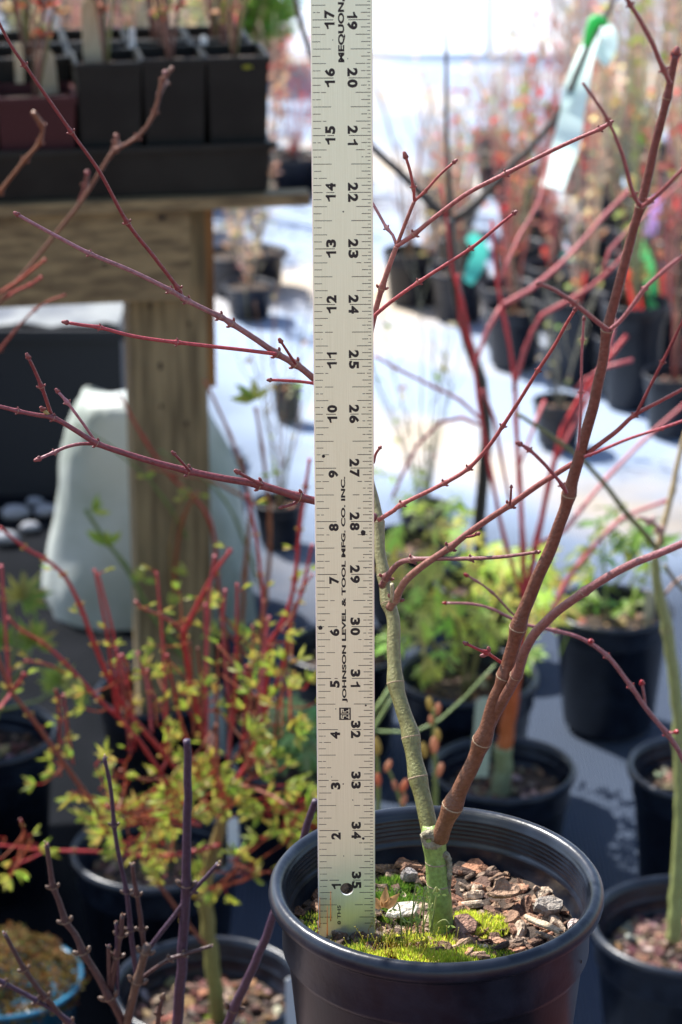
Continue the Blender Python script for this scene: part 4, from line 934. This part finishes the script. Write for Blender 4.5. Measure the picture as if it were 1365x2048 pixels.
def near_plants():
    rr = random.Random(21)
    # coral-barked maple: orange foot, red branches
    t, p, r, sz = ground_pot('coral_bark_maple', 1006, 1532, 297, 'maple with a green foot, orange stem and coral red branches, behind the front pot', 'potted tree', nch=200)
    Y = p.y
    stem_part(t, 'trunk', [(1003, 1588), (1006, 1540), (1010, 1492)], Y, Y, 21, 17, (.36, .40, .22), (.30, .34, .16), nodes=[2], swell=.1)
    stem_part(t, 'trunk', [(1010, 1494), (1020, 1420), (1032, 1340), (1045, 1285)], Y, Y, 16, 14, (.62, .16, .04), (.58, .10, .035), nodes=[])
    cr = (.56, .035, .04); cl = (.58, .12, .13)
    for pts, r0, r1, c, y0, y1 in (([(1046, 1290), (1052, 1200), (1075, 1080), (1100, 960), (1130, 850), (1165, 790), (1215, 720), (1255, 670)], 10, 5, cr, 0, .05), ([(1050, 1220), (1046, 1100), (1040, 960), (1032, 840), (1030, 760), (1012, 650), (995, 560), (985, 440)], 8, 4.5, cr, 0, .1),
        ([(1052, 1210), (1010, 1080), (985, 960), (970, 880), (958, 800), (945, 700), (925, 600), (905, 540), (895, 450), (882, 370)], 6, 3.5, cr, 0, .06), ([(950, 735), (975, 660), (1005, 610), (1060, 580), (1110, 540), (1150, 500), (1210, 430), (1260, 380)], 6, 4.5, cl, .05, .2), ([(1028, 780), (1050, 700), (1085, 630), (1140, 600), (1200, 560), (1260, 500)], 6, 5, cl, .05, .0),
        ([(962, 840), (920, 800), (870, 775), (800, 740), (750, 712)], 5, 3.5, cl, .04, -.05), ([(960, 850), (925, 835), (880, 845), (835, 890), (805, 950), (785, 995)], 5, 3.5, cl, .03, 0), ([(1112, 920), (1150, 850), (1200, 750), (1220, 690), (1230, 640)], 6, 4.5, cl, .03, .06), ([(1075, 1090), (1130, 1060), (1170, 1010), (1220, 950), (1300, 870), (1380, 800)], 6, 5, cl, -.02, .1),
        ([(1090, 1260), (1130, 1170), (1175, 1110), (1240, 1040), (1340, 1000)], 8, 5, cl, -.01, .05), ([(1020, 1000), (1000, 900), (990, 840), (965, 780)], 4.5, 4, cl, .03, 0), ([(940, 700), (920, 640), (918, 590), (915, 550)], 5, 4, cr, .03, 0), ([(1150, 780), (1170, 760), (1210, 735), (1265, 720)], 5, 5, cl, .02, 0), ([(1000, 560), (1040, 470), (1080, 400), (1100, 300)], 4, 3, cl, .05, .15), ([(1200, 560), (1220, 500), (1290, 430), (1380, 350)], 4, 3, cl, .05, .1), ([(1040, 930), (1070, 850), (1090, 800)], 4, 4, cl, .05, .1)):
        stem_part(t, 'branch', pts, Y + y0, Y + y1, r0 * .7, r1 * .7, c, None, nodes=range(1, len(pts)), swell=.25, scar=False, step=.02)
    stake(962, 1395, 1530, 36, Y - .03, mat('pale_green_label', (.45, .50, .36), .5), 'pale green-grey label leaning in the coral-barked maple pot', lean=.05)
    # leafy yellow-green maple behind it
    t, p, r, sz = ground_pot('leafing_maple', 935, 1345, 292, 'bushy yellow-green leafing maple right of the yardstick, in a black pot', 'potted tree', nch=120)
    Y = p.y; reg = [(900, 1130, 110, 70, 26), (1000, 1200, 130, 80, 42), (860, 1250, 90, 70, 20), (1060, 1130, 60, 50, 13), (850, 1060, 70, 45, 9), (870, 1320, 60, 30, 6), (1010, 1300, 70, 30, 6)]
    m = MB(); leaf_cloud(m, reg, Y, .09, .029, [(.66, .78, .18), (.55, .70, .16), (.72, .74, .18)], rr, 5, .17, (.3, .3, .08)); m.build('foliage', M['leaf'], t, False)
    for pts in ([(930, 1400), (925, 1300), (900, 1200), (870, 1100), (850, 1030)], [(935, 1400), (960, 1290), (1010, 1180), (1060, 1100)], [(925, 1350), (870, 1290), (820, 1240), (790, 1200)], [(960, 1290), (940, 1200), (950, 1120)]):
        stem_part(t, 'stem', pts, Y, Y + rr.uniform(-.05, .05), 6, 3, (.25, .22, .08), nodes=[], step=.02)
    # dark young tree with the mint tape
    t, p, r, sz = ground_pot('dark_barked_tree', 962, 1160, 190, 'dark-barked young tree forking behind the coral-barked maple, with mint tape tied to it', 'potted tree', nch=60, far=True)
    Y = p.y; dk = (.06, .05, .04)
    for pts, r0, r1 in (([(962, 1180), (960, 1050), (970, 930), (972, 850), (962, 760), (935, 680), (915, 590), (905, 520), (900, 440)], 13, 10), ([(900, 440), (860, 405), (800, 345), (750, 300), (700, 245), (640, 150), (600, 40), (580, -60)], 9, 5), ([(902, 445), (960, 400), (1030, 325), (1085, 270), (1130, 205), (1165, 120), (1200, 50), (1235, -10)], 9, 5), ([(900, 442), (898, 350), (894, 250), (893, 90), (890, 60)], 6, 2.5)):
        stem_part(t, 'trunk' if r0 == 13 else 'branch', pts, Y, Y - .06, r0, r1, dk, (.16, .12, .11) if r0 < 13 else dk, nodes=[], step=.02)
    def ribbon(name, pts, ws, Yr, mt, label, cat='flagging tape', twist=0):
        m = MB(); P = [PY(a, b, Yr + .02 * math.sin(i * 1.3)) for i, (a, b) in enumerate(pts)]; Q, W_, _ = smoothpath(P, [w_ * depth(P[0]) / F / 2 for w_ in ws], .008)
        for i, q in enumerate(Q):
            t_ = (Q[min(i + 1, len(Q) - 1)] - Q[max(i - 1, 0)]).normalized(); sdv = t_.cross(Vector((0, 1, 0))).normalized()
            sdv = (sdv + Vector((0, .5 * math.sin(i * .35 + twist), 0))).normalized()
            for e in (-1, 0, 1): m.v.append(q + sdv * W_[i] * e + Vector((0, .0015 * (e == 0), 0)))
        for i in range(len(Q) - 1):
            a = i * 3; m.face((a, a + 1, a + 4, a + 3)); m.face((a + 1, a + 2, a + 5, a + 4))
        return m, mt
    Yr = Y - .05
    fl = thing('flagging_tape', PY(1188, 60, Yr), 'mint white tape tied in a green knot on the dark branch at the upper right', 'flagging tape')
    for nm, pts, ws, mt in (('tape_tail', [(1192, 60), (1170, 130), (1150, 200), (1135, 280), (1105, 376)], [22, 36, 50, 56, 58], M['ribbon_mint']), ('tape_tail', [(1185, 65), (1160, 120), (1140, 180), (1128, 215)], [18, 26, 30, 14], M['ribbon_mint']), ('tape_loop', [(1190, 50), (1215, 62), (1218, 90), (1200, 122)], [20, 34, 46, 40], M['ribbon_mint'])):
        m, mt = ribbon(nm, pts, ws, Yr, mt, ''); m.build(nm, mt, fl)
    m = MB(); kp = [PY(a, b, Yr - .008) for a, b in ((1172, 92), (1180, 62), (1190, 42), (1205, 40), (1212, 52))]; Q, Rq, _ = smoothpath(kp, [.004, .006, .008, .006, .004], .004); m.tube(Q, Rq, 10, jit=.1); m.build('knot', M['ribbon_green'], fl)
    # flagging on the far rows
    for nm, pts, ws, Yb, mk, lb in ((0, [(1278, 485), (1298, 530), (1306, 590), (1310, 640)], [20, 26, 26, 30], 4.4, 'ribbon_green', 'bright green tape hanging right of the big leader'), (0, [(1318, 395), (1308, 430), (1300, 470)], [22, 30, 26], 4.5, 'ribbon_violet', 'violet tape at the right above the bright green one'),
        (0, [(940, 470), (962, 500), (952, 530), (935, 565)], [22, 34, 36, 20], 4.6, 'ribbon_teal', 'teal tape right of the dark tree trunk'), (0, [(1145, 505), (1130, 535), (1140, 570)], [30, 40, 24], 5.0, 'ribbon_teal', 'wide teal tape over the middle far pots'), (0, [(1180, 525), (1195, 560)], [30, 30], 5.1, 'ribbon_teal', 'short teal tape right of the wide teal one')):
        m, mt = ribbon('', pts, ws, Yb, M[mk], ''); tag(m.build('flagging_tape', mt), lb, 'flagging tape')
    # pots further right
    t, p, r, sz = ground_pot('leafy_sapling', 1226, 1212, 247, 'light green leafy sapling in the large black pot at the right', 'potted tree', ratio=1.1, nch=120)
    Y = p.y; m = MB(); leaf_cloud(m, [(1220, 1060, 60, 45, 14), (1190, 1130, 45, 40, 9), (1300, 1080, 40, 50, 10), (1265, 1190, 20, 35, 5), (1160, 1200, 40, 25, 6)], Y, .06, .030, FG + GN, rr, 3, .2, (.3, .4, .1)); m.build('foliage', M['leaf'], t, False)
    for pts in ([(1215, 1230), (1210, 1150), (1205, 1080)], [(1215, 1200), (1160, 1210), (1130, 1230)], [(1220, 1180), (1260, 1130), (1290, 1080)]): stem_part(t, 'stem', pts, Y, Y, 4, 2.5, (.25, .34, .10), nodes=[], step=.02)
    stake(1300, 1182, 1250, 20, Y - .02, M['tagwood'], 'cream label standing in the large black pot at the right')
    t, p, r, sz = ground_pot('bare_pot', 1405, 1530, 300, 'black soil-filled pot cut by the right edge above the gravelly one', 'plant pot', ratio=1.1, nch=160)
    GC = [(.30, .16, .11), (.42, .27, .20), (.22, .12, .08), (.5, .38, .3), (.2, .08, .07)]
    t, p, r, sz = ground_pot('green_barked_maple', 1378, 1843, 402, 'green-barked maple in the gravelly black pot at the bottom right', 'potted tree', ratio=.95, nch=620, cols=GC)
    Y = p.y; gg = (.30, .32, .12)
    stem_part(t, 'trunk', [(1350, 1880), (1356, 1780), (1364, 1600), (1360, 1480), (1350, 1370), (1336, 1260), (1318, 1180), (1310, 1110)], Y, Y, 17, 9, (.33, .38, .14), gg, nodes=[3, 5], swell=.2)
    stem_part(t, 'branch', [(1312, 1112), (1325, 1060), (1345, 980), (1362, 900), (1390, 820)], Y, Y + .05, 7, 5, (.42, .32, .16), nodes=[2], swell=.3)
    stem_part(t, 'branch', [(1312, 1095), (1282, 1058), (1255, 1028), (1215, 975), (1170, 925), (1120, 885), (1070, 850), (1035, 828)], Y, Y - .05, 6, 4, (.16, .17, .06), nodes=[2, 5], swell=.3)
    stem_part(t, 'branch', [(1275, 1035), (1300, 1042), (1318, 1058), (1325, 1085)], Y - .02, Y, 4, 4, (.5, .25, .22), nodes=[1, 2], swell=.6, bud=1.2, budcol=(.6, .35, .32))
    stem_part(t, 'branch', [(1330, 1130), (1350, 1160), (1385, 1200)], Y, Y, 4, 4, (.2, .17, .08), nodes=[])
    stem_part(t, 'branch', [(1330, 1190), (1350, 1165), (1375, 1150)], Y, Y, 3, 3, (.5, .3, .2), nodes=[1], bud=1.2, budcol=(.6, .3, .28))
    # left group of pots
    t, p, r, sz = ground_pot('fan_leaved_maple', -32, 1460, 300, 'green fan-leaved maple in the tall black pot cut by the left edge', 'potted tree', ratio=1.25, nch=200)
    Y = p.y; m = MB()
    for (x, y, s_, n) in ((45, 1200, .036, 3), (70, 1290, .036, 3), (10, 1290, .030, 2), (120, 1370, .030, 3), (150, 1395, .024, 2)):
        for k in range(n): m.palm(PY(x, y, Y + .02), Vector((rr.uniform(-.6, .8), -.2, rr.uniform(.2, 1))), Vector((rr.uniform(-.3, .3), -1, .4)), s_, 7, 1.5, 0, rr.choice([(.22, .34, .06), (.32, .42, .08), (.40, .38, .10)]), .11)
    m.build('foliage', M['leaf'], t, False)
    for pts in ([(-20, 1480), (10, 1380), (30, 1290), (22, 1210), (40, 1200)], [(10, 1380), (50, 1330), (65, 1295)], [(0, 1420), (80, 1400), (118, 1372)]): stem_part(t, 'stem', pts, Y, Y, 4, 2.5, (.2, .24, .07), nodes=[], step=.02)
    t, p, r, sz = ground_pot('shaded_pot', 315, 1378, 252, 'black pot of dark soil in the shade just in front of the sack', 'plant pot', nch=80)
    stake(436, 1385, 1490, 36, p.y - .1, mat('grey_label', (.36, .38, .34), .5), 'grey label standing between the shaded pots at the left', lean=-.06)
    t, p, r, sz = ground_pot('second_row_pot', 315, 1692, 352, 'black pot with bare soil and small sprouts directly behind the yellow-green budding leaves', 'plant pot', nch=220)
    stake(466, 1635, 1730, 22, p.y, M['white'], 'narrow white label at the right rim of the pot behind the budding leaves')
    for (x0, x1) in ((290, 300), (340, 335)): stem_part(t, 'sprout', [(x0, 1740), (x1, 1660), (x1 - 5, 1600)], p.y, p.y, 5, 3, (.25, .3, .12), nodes=[], step=.02)
    t, p, r, sz = ground_pot('green_leaved_sapling', 592, 1512, 268, 'pale green leafy sapling left of the yardstick foot, in a black pot', 'potted tree', nch=80)
    m = MB(); leaf_cloud(m, [(585, 1450, 55, 55, 34), (600, 1500, 40, 35, 14)], p.y, .05, .026, GN + [(.42, .55, .25)], rr, 5, .17, (.3, .4, .15)); m.build('foliage', M['leaf'], t, False)
    t, p, r, sz = ground_pot('empty_pot', 690, 1292, 250, 'black pot mostly hidden behind the yardstick at its blue-lit rim', 'plant pot', nch=60)
    t, p, r, sz = ground_pot('crowded_pot', 815, 1080, 190, 'black pot in the shade behind the bushy yellow-green maple', 'plant pot', nch=40, far=True)
    m = MB(); leaf_cloud(m, [(790, 960, 60, 30, 7), (880, 1020, 70, 30, 14)], p.y, .05, .026, FG + GN, rr, 3, .22, (.3, .4, .12)); m.build('foliage', M['leaf'], t, False)
    # peony-like shoots just behind the front pot
    t, p, r, sz = ground_pot('budding_shoots', 820, 1790, 290, 'green shoots with pinkish swelling buds rising just behind the front pot', 'potted plant', nch=40)
    Y = 2.0; gr = (.30, .38, .12)
    for pts, r0 in (([(862, 1850), (868, 1700), (872, 1600), (870, 1500), (868, 1420)], 6), ([(860, 1840), (815, 1650), (790, 1570), (778, 1540)], 4), ([(820, 1860), (812, 1700), (808, 1580)], 3.5), ([(770, 1860), (757, 1700), (756, 1560), (750, 1500)], 6)):
        stem_part(t, 'shoot', pts, p.y, Y, r0, r0 * .7, gr, nodes=[], step=.02)
    m = MB()
    for (x, y, s_) in ((860, 1408, 9), (876, 1418, 8), (848, 1500, 10), (869, 1490, 11), (880, 1540, 9), (876, 1470, 8), (776, 1532, 8), (808, 1572, 9), (753, 1492, 12), (790, 1570, 7), (808, 1600, 8), (756, 1560, 9), (862, 1440, 6)):
        q = PY(x, y, Y); m = MB(); m.ball(q, s_ * depth(q) / F, 0, rr.choice([(.55, .24, .14), (.6, .34, .22), (.5, .4, .15)]), 8, (.8, .8, 1.9), Vector((rr.uniform(-.4, .4), 0, 1))); m.build('bud', M['leaf'], t)
    for pts, r0 in (([(700, 1455), (760, 1463), (830, 1464), (880, 1440), (930, 1395), (990, 1330)], 3), ([(735, 1440), (765, 1400), (800, 1345)], 5), ([(720, 1500), (770, 1420), (795, 1380)], 4)):
        stem_part(t, 'arching_leaf', pts, 2.15, 2.15, r0, r0 * .7, (.34, .46, .18), nodes=[], step=.02)
    stem_part(t, 'arching_leaf', None, 0, 0, 7, 5, (.34, .46, .18), worldpts=[Vector((p.x, p.y, sz)), PY(735, 1650, 2.15), PY(718, 1510, 2.15), PY(735, 1440, 2.15)], nodes=[])
    # twigs with young leaves left of the yardstick, green stem
    t, p, r, sz = ground_pot('leaf_tipped_maple', 470, 1420, 200, 'thin twiggy maple with star-shaped new leaves in front of the post and pale sack', 'potted tree', nch=40, far=True)
    Y = p.y; m = MB(); gs = (.20, .28, .08); og = (.40, .14, .06)
    for pts, r0, c in (([(470, 1440), (400, 1360), (350, 1290), (300, 1220), (250, 1130), (210, 1080), (172, 1020)], 6, gs), ([(480, 1440), (530, 1200), (540, 1050), (525, 900), (512, 815)], 5, og), ([(475, 1430), (490, 1150), (500, 1000), (460, 870), (410, 760)], 5, og), ([(472, 1430), (440, 1200), (420, 1040), (340, 950), (290, 880), (240, 790)], 4.5, (.45, .06, .04)),
        ([(350, 1290), (350, 1150), (365, 1040), (395, 985)], 5, og), ([(470, 1430), (370, 1280), (340, 1100), (372, 980)], 4, (.3, .2, .08)), ([(500, 1000), (420, 960), (360, 950), (300, 935)], 4, og), ([(440, 1200), (330, 1000), (230, 900), (150, 850)], 3, gs), ([(530, 1200), (450, 1000), (320, 900)], 3, gs)):
        stem_part(t, 'stem', pts, Y, Y - .12, r0, r0 * .6, c, nodes=range(1, len(pts)), scar=False, swell=.4, step=.015)
    for (x, y, n, s_) in ((512, 800, 7, .030), (185, 1025, 4, .022), (215, 1092, 5, .030), (285, 1160, 5, .022), (355, 985, 3, .016), (290, 955, 3, .018), (340, 1210, 4, .020), (400, 990, 2, .014), (480, 1270, 5, .022), (375, 1150, 3, .018), (430, 1270, 4, .02), (545, 950, 3, .016), (370, 1000, 3, .018), (490, 1300, 4, .02), (340, 1340, 4, .02)):
        for k in range(n):
            a = rr.uniform(-1.8, 1.8); m.blade(PY(x, y, Y - .11), Vector((math.sin(a), rr.uniform(-.3, .3), math.cos(a) * .7)), Vector((0, -1, .5)), s_ * rr.uniform(.6, 1.1), s_ * .15, 0, rr.choice([(.48, .56, .08), (.38, .52, .08), (.55, .55, .12)]))
    m.build('foliage', M['leaf'], t, False)
    # nearer reddish twig, out of focus, crossing the bench
    t, p, r, sz = ground_pot('slender_twig_maple', -150, 1700, 300, 'slender reddish twigs leaning up across the bench front from the lower left', 'potted tree', nch=20)
    Y = p.y
    for pts, r0, r1, c in (([(-150, 1740), (-150, 1200), (-100, 760), (0, 605), (50, 545), (110, 470), (165, 400), (215, 320), (230, 300), (275, 275), (310, 225), (325, 160), (345, 135)], 4.6, 3, (.20, .09, .06)), ([(160, 405), (172, 372), (175, 345)], 4, 4, (.28, .08, .08)), ([(228, 302), (234, 285), (233, 272)], 4, 4, (.3, .13, .1)), ([(-150, 1000), (-60, 480), (0, 385), (50, 320), (80, 285), (85, 250), (68, 225)], 4, 3.4, (.24, .10, .05)), ([(-40, 640), (20, 590), (60, 570), (82, 555)], 3, 3, (.4, .06, .05)), ([(-120, 800), (-30, 620), (40, 560), (90, 520)], 3, 3, (.4, .08, .05)), ([(-120, 860), (0, 700), (70, 620), (130, 590)], 3, 2, (.3, .06, .04)), ([(318, 190), (330, 165), (330, 145)], 4, 4, (.3, .15, .14))):
        stem_part(t, 'stem', pts, Y, 1.9, r0, r1, c, nodes=range(max(1, len(pts) - 5), len(pts)), scar=False, swell=.5, step=.012, bud=.8, budcol=(.3, .12, .08))
    # bowl of brown moss
    t = thing('glazed_bowl', PG(10, 2030), 'blue glazed bowl overflowing with brown moss in the bottom left corner', 'bowl')
    c = PG(12, 1965, .13); s_ = .075
    m = MB(); m.lathe((c.x, c.y, 0.01), [(.035, 0), (.045, .004), (.05, .02), (.064, .06), (.073, .12), (.0765, .1225), (.078, .126), (.076, .1285), (.072, .127), (.06, .08), (.001, .07)], 56, close=True); m.build('bowl', M['blue'], t)
    m = MB()
    for _ in range(5200):
        a = rr.uniform(0, 6.283); q = math.sqrt(rr.random()); rad = .078 * q; b = .045 * (1 - q * q) + .018 * noise.noise(Vector((rad * math.cos(a) * 40, rad * math.sin(a) * 40, 0)))
        P0 = Vector((c.x + rad * math.cos(a), c.y + rad * math.sin(a), .125 + b)); d = Vector((rr.uniform(-1, 1), rr.uniform(-1, 1), rr.uniform(-.2, 1))).normalized()
        m.blade(P0, d, Vector((0, -1, 1)), rr.uniform(.004, .009), .0012, 0, tuple(x * rr.uniform(.6, 1.2) for x in rr.choice([(.20, .10, .02), (.27, .15, .03), (.13, .08, .02), (.15, .12, .03)])))
    m.build('moss', M['moss'], t, False, kind='stuff')
    # pale stake right of the bottom-left pot
    stake(584, 1955, 2120, 26, 2.0, mat('pale_grey_stake', (.5, .52, .54), .5), 'pale stake just left of the front pot near the bottom edge')
near_plants()

# ------------------------------------------------------------------ the far rows of potted saplings
def sapling_proto(kind, seed):
    rr = random.Random(seed); t = thing('potted_sapling', (0, 0, .012), '', 'potted tree')
    r = .068; H = .135
    m = MB(); m.lathe((0, 0, .012), [(.05, 0), (.058, .1), (.062, .11), (.068, .118), (.068, .133), (.065, .135), (.06, .13), (.057, .1)], 24, close=True); m.build('pot', M['pot_far'], t)
    m = MB(); soil_disc(m, (0, 0, .012 + .112), .0575, .004, 3, 16); m.build('soil', M['soil'], t)
    cols = {'red': [(.70, .26, .24), (.62, .32, .28)], 'tan': [(.72, .52, .40), (.64, .56, .38), (.74, .5, .42)], 'grey': [(.36, .32, .24), (.42, .38, .28)], 'green': [(.42, .46, .20), (.46, .42, .22)]}[kind]
    lc = {'red': [(.70, .10, .08), (.75, .25, .14)], 'tan': [(.85, .52, .28), (.8, .45, .3), (.75, .65, .3)], 'grey': [(.5, .4, .25), (.6, .3, .2)], 'green': [(.45, .5, .1), (.6, .55, .15)]}[kind]
    m = MB(); tips = random_stems(m, Vector((0, 0, .12)), rr.uniform(.5, .62), rr.randint(9, 12), .10, .0022, cols, seed); m.build('stems', M['vbark'], t)
    m = MB(); leaflets(m, tips, 44, .025, lc, rr); m.build('leaves', M['leaf'], t, False)
    return t
RIB = {}
def ribbon_mesh(mk, seed):
    rr = random.Random(seed); m = MB(); P = [Vector((.03, -.03, .36)), Vector((.045, -.05, .31)), Vector((.04, -.055, .25)), Vector((.05, -.05, .19))]
    for p in P: m.v += [p + Vector((-.013, 0, .002)), p + Vector((.013, .006, -.002))]
    for i in range(3): m.face((2 * i, 2 * i + 1, 2 * i + 3, 2 * i + 2))
    me = m.build('tape', M[mk], None); d = me.data; bpy.data.objects.remove(me); return d
def far_rows():
    protos = [(k, sapling_proto(k, s)) for s, k in enumerate(['tan', 'red', 'tan', 'grey', 'green', 'red', 'tan'])]
    ribs = {mk: ribbon_mesh(mk, 1) for mk in ('ribbon_red', 'ribbon_teal', 'ribbon_violet')}
    rr = random.Random(5); used = set()
    word = {'tan': 'tan twigs and orange buds', 'red': 'red twigs and buds', 'grey': 'grey-brown twigs', 'green': 'olive green twigs'}
    def place(x, y, s, side, tall=1):
        i = rr.randrange(len(protos)); kind, pr = protos[i]
        if i in used:
            o = pr.copy(); C.objects.link(o)
            for ch in [c for c in pr.children if c.name.split('.')[0] != 'tape']:
                c = ch.copy(); C.objects.link(c); c.parent = o
        else: o = pr; used.add(i)
        o.location = (x, y, .012); o.rotation_euler = (0, 0, rr.uniform(0, 6.28)); o.scale = (s, s, s * tall)
        rb = rr.random(); tp = ''
        if rb < .6 and side == 'right':
            mk = 'ribbon_red' if rb < .50 else 'ribbon_teal' if rb < .56 else 'ribbon_violet'
            q = bpy.data.objects.new('tape', ribs[mk]); C.objects.link(q); q.parent = o; tp = ' and a %s tape' % {'ribbon_red': 'red', 'ribbon_teal': 'teal', 'ribbon_violet': 'violet'}[mk]
        where = 'in the right-hand rows' if side == 'right' else 'in rows beyond the bench'
        o['label'] = 'sapling with %s%s, %s' % (word[kind], tp, where); o['group'] = 'saplings with %s%s %s' % (word[kind], tp, where)
    y = 4.35
    while y < 6.7:
        xl = max(.10, lerp(.53, .08, (y - 4.3) / 1.0)) if y < 5.4 else .07
        x = xl + rr.uniform(-.02, .03)
        while x < .14 * y + .12:
            hgt = lerp(.72, 1.25, min(1, max(0, (x / (.135 * y) - .1) * 1.3)))
            ppx = 682.5 + F * x / (y * .955); tops = [(740, 400), (850, 235), (950, 130), (1050, 20), (1150, -160), (1400, -160)]
            pt = next((lerp(a[1], b[1], (ppx - a[0]) / (b[0] - a[0])) for a, b in zip(tops, tops[1:]) if ppx <= b[0]), -160)
            hm = 1.45 - y * math.tan(TH - math.atan((1024 - pt) / F)) - .06 
            if hm < .16 or (y > 5.3 and rr.random() < .15): x += .17; continue
            hgt = min(hgt, hm / .66)
            place(x + rr.uniform(-.02, .02), y + rr.uniform(-.03, .03), rr.uniform(.78, .92), 'right', hgt * rr.uniform(1.02, 1.36)); x += rr.uniform(.155, .19)
        y += .185
    y = 5.6
    while y < 9.2:
        x = -.14 * y - .05
        while x < (-.22 if y < 7.9 else -.30):
            place(x, y + rr.uniform(-.04, .04), rr.uniform(.95, 1.15), 'left', rr.uniform(.7, 1.05)); x += rr.uniform(.15, .20)
        y += .26
    for (px, py, s) in ((470, 590, 1.0), (520, 578, .9), (500, 640, .8), (590, 385, 1.0), (545, 380, 1.0), (640, 382, 1.0)):
        p = PG(px, py); place(p.x, p.y, s, 'left', .6)
    # pots near the middle
    for (px, py, w_, lb) in ((575, 770, 66, 'small tall black pot standing alone left of the yardstick on the pale cloth'), (1350, 745, 130, 'grey-black pot cut by the right edge in front of the far rows'), (1250, 668, 130, 'black pot right of the big leader in front of the far rows'), (1030, 612, 125, 'broad black pot with white label in front of the far rows'), (820, 500, 110, 'black pot at the left end of the far rows')):
        t, p, r, sz = ground_pot('nursery_pot', px, py, w_, lb, 'plant pot', ratio=1.25 if w_ < 100 else 1.05, far=True, nch=20)
        if w_ > 100:
            m = MB(); tips = random_stems(m, Vector((p.x, p.y, sz)), .4, 4, .08, .003, [(.4, .1, .08), (.3, .18, .1)], px); m.build('stems', M['vbark'], t)
    # green bush behind the bench and the spindly plant on the pale cloth
    c = Vector((-.34, 7.5, 0)); t = thing('green_bush', c, 'soft green bush beyond the tray of pots at the top left', 'bush')
    m = MB(); rr = random.Random(2)
    for _ in range(1500):
        v = Vector((rr.gauss(0, 1), rr.gauss(0, 1), rr.gauss(0, 1))).normalized() * (rr.random() ** .4); p = c + Vector((v.x * .22, v.y * .2, .22 + v.z * .2))
        m.blade(p, Vector((rr.uniform(-1, 1), rr.uniform(-1, 1), rr.uniform(-.5, 1))), Vector((0, -.5, 1)), .05, .012, 0, tuple(x * rr.uniform(.7, 1.3) for x in (.22, .38, .06)))
    m.build('foliage', M['leaf'], t, False); m = MB(); random_stems(m, c, .4, 7, .16, .005, [(.2, .16, .08)], 4); m.build('stems', M['vbark'], t)
    for (px, py, hh, n, lb, cols) in ((850, 1010, .42, 9, 'spindly grey-green shrub on the pale cloth just right of the yardstick', [(.22, .26, .14), (.28, .28, .18)]), (1120, 800, .30, 6, 'faint grey twiggy plant on the pale cloth beside the big leader', [(.3, .28, .2)]), (560, 1000, .42, 7, 'spindly olive twigs on the blue cloth left of the yardstick', [(.24, .22, .10), (.3, .16, .08)])):
        t, p, r, sz = ground_pot('spindly_shrub', px, py, 110, lb, 'potted shrub', far=True, nch=10)
        m = MB(); tips = random_stems(m, Vector((p.x, p.y, sz)), hh, n, .11, .0016, cols, px); m.build('stems', M['vbark'], t)
        m = MB(); leaflets(m, tips, 18, .016, [(.4, .5, .12), (.5, .4, .2)], rr); m.build('leaves', M['leaf'], t, False)
far_rows()
for o in list(C.objects):
    if o.parent is None and o.type in ('MESH', 'EMPTY') and not o.get('label') and not o.get('kind'): print('UNLABELLED', o.name)
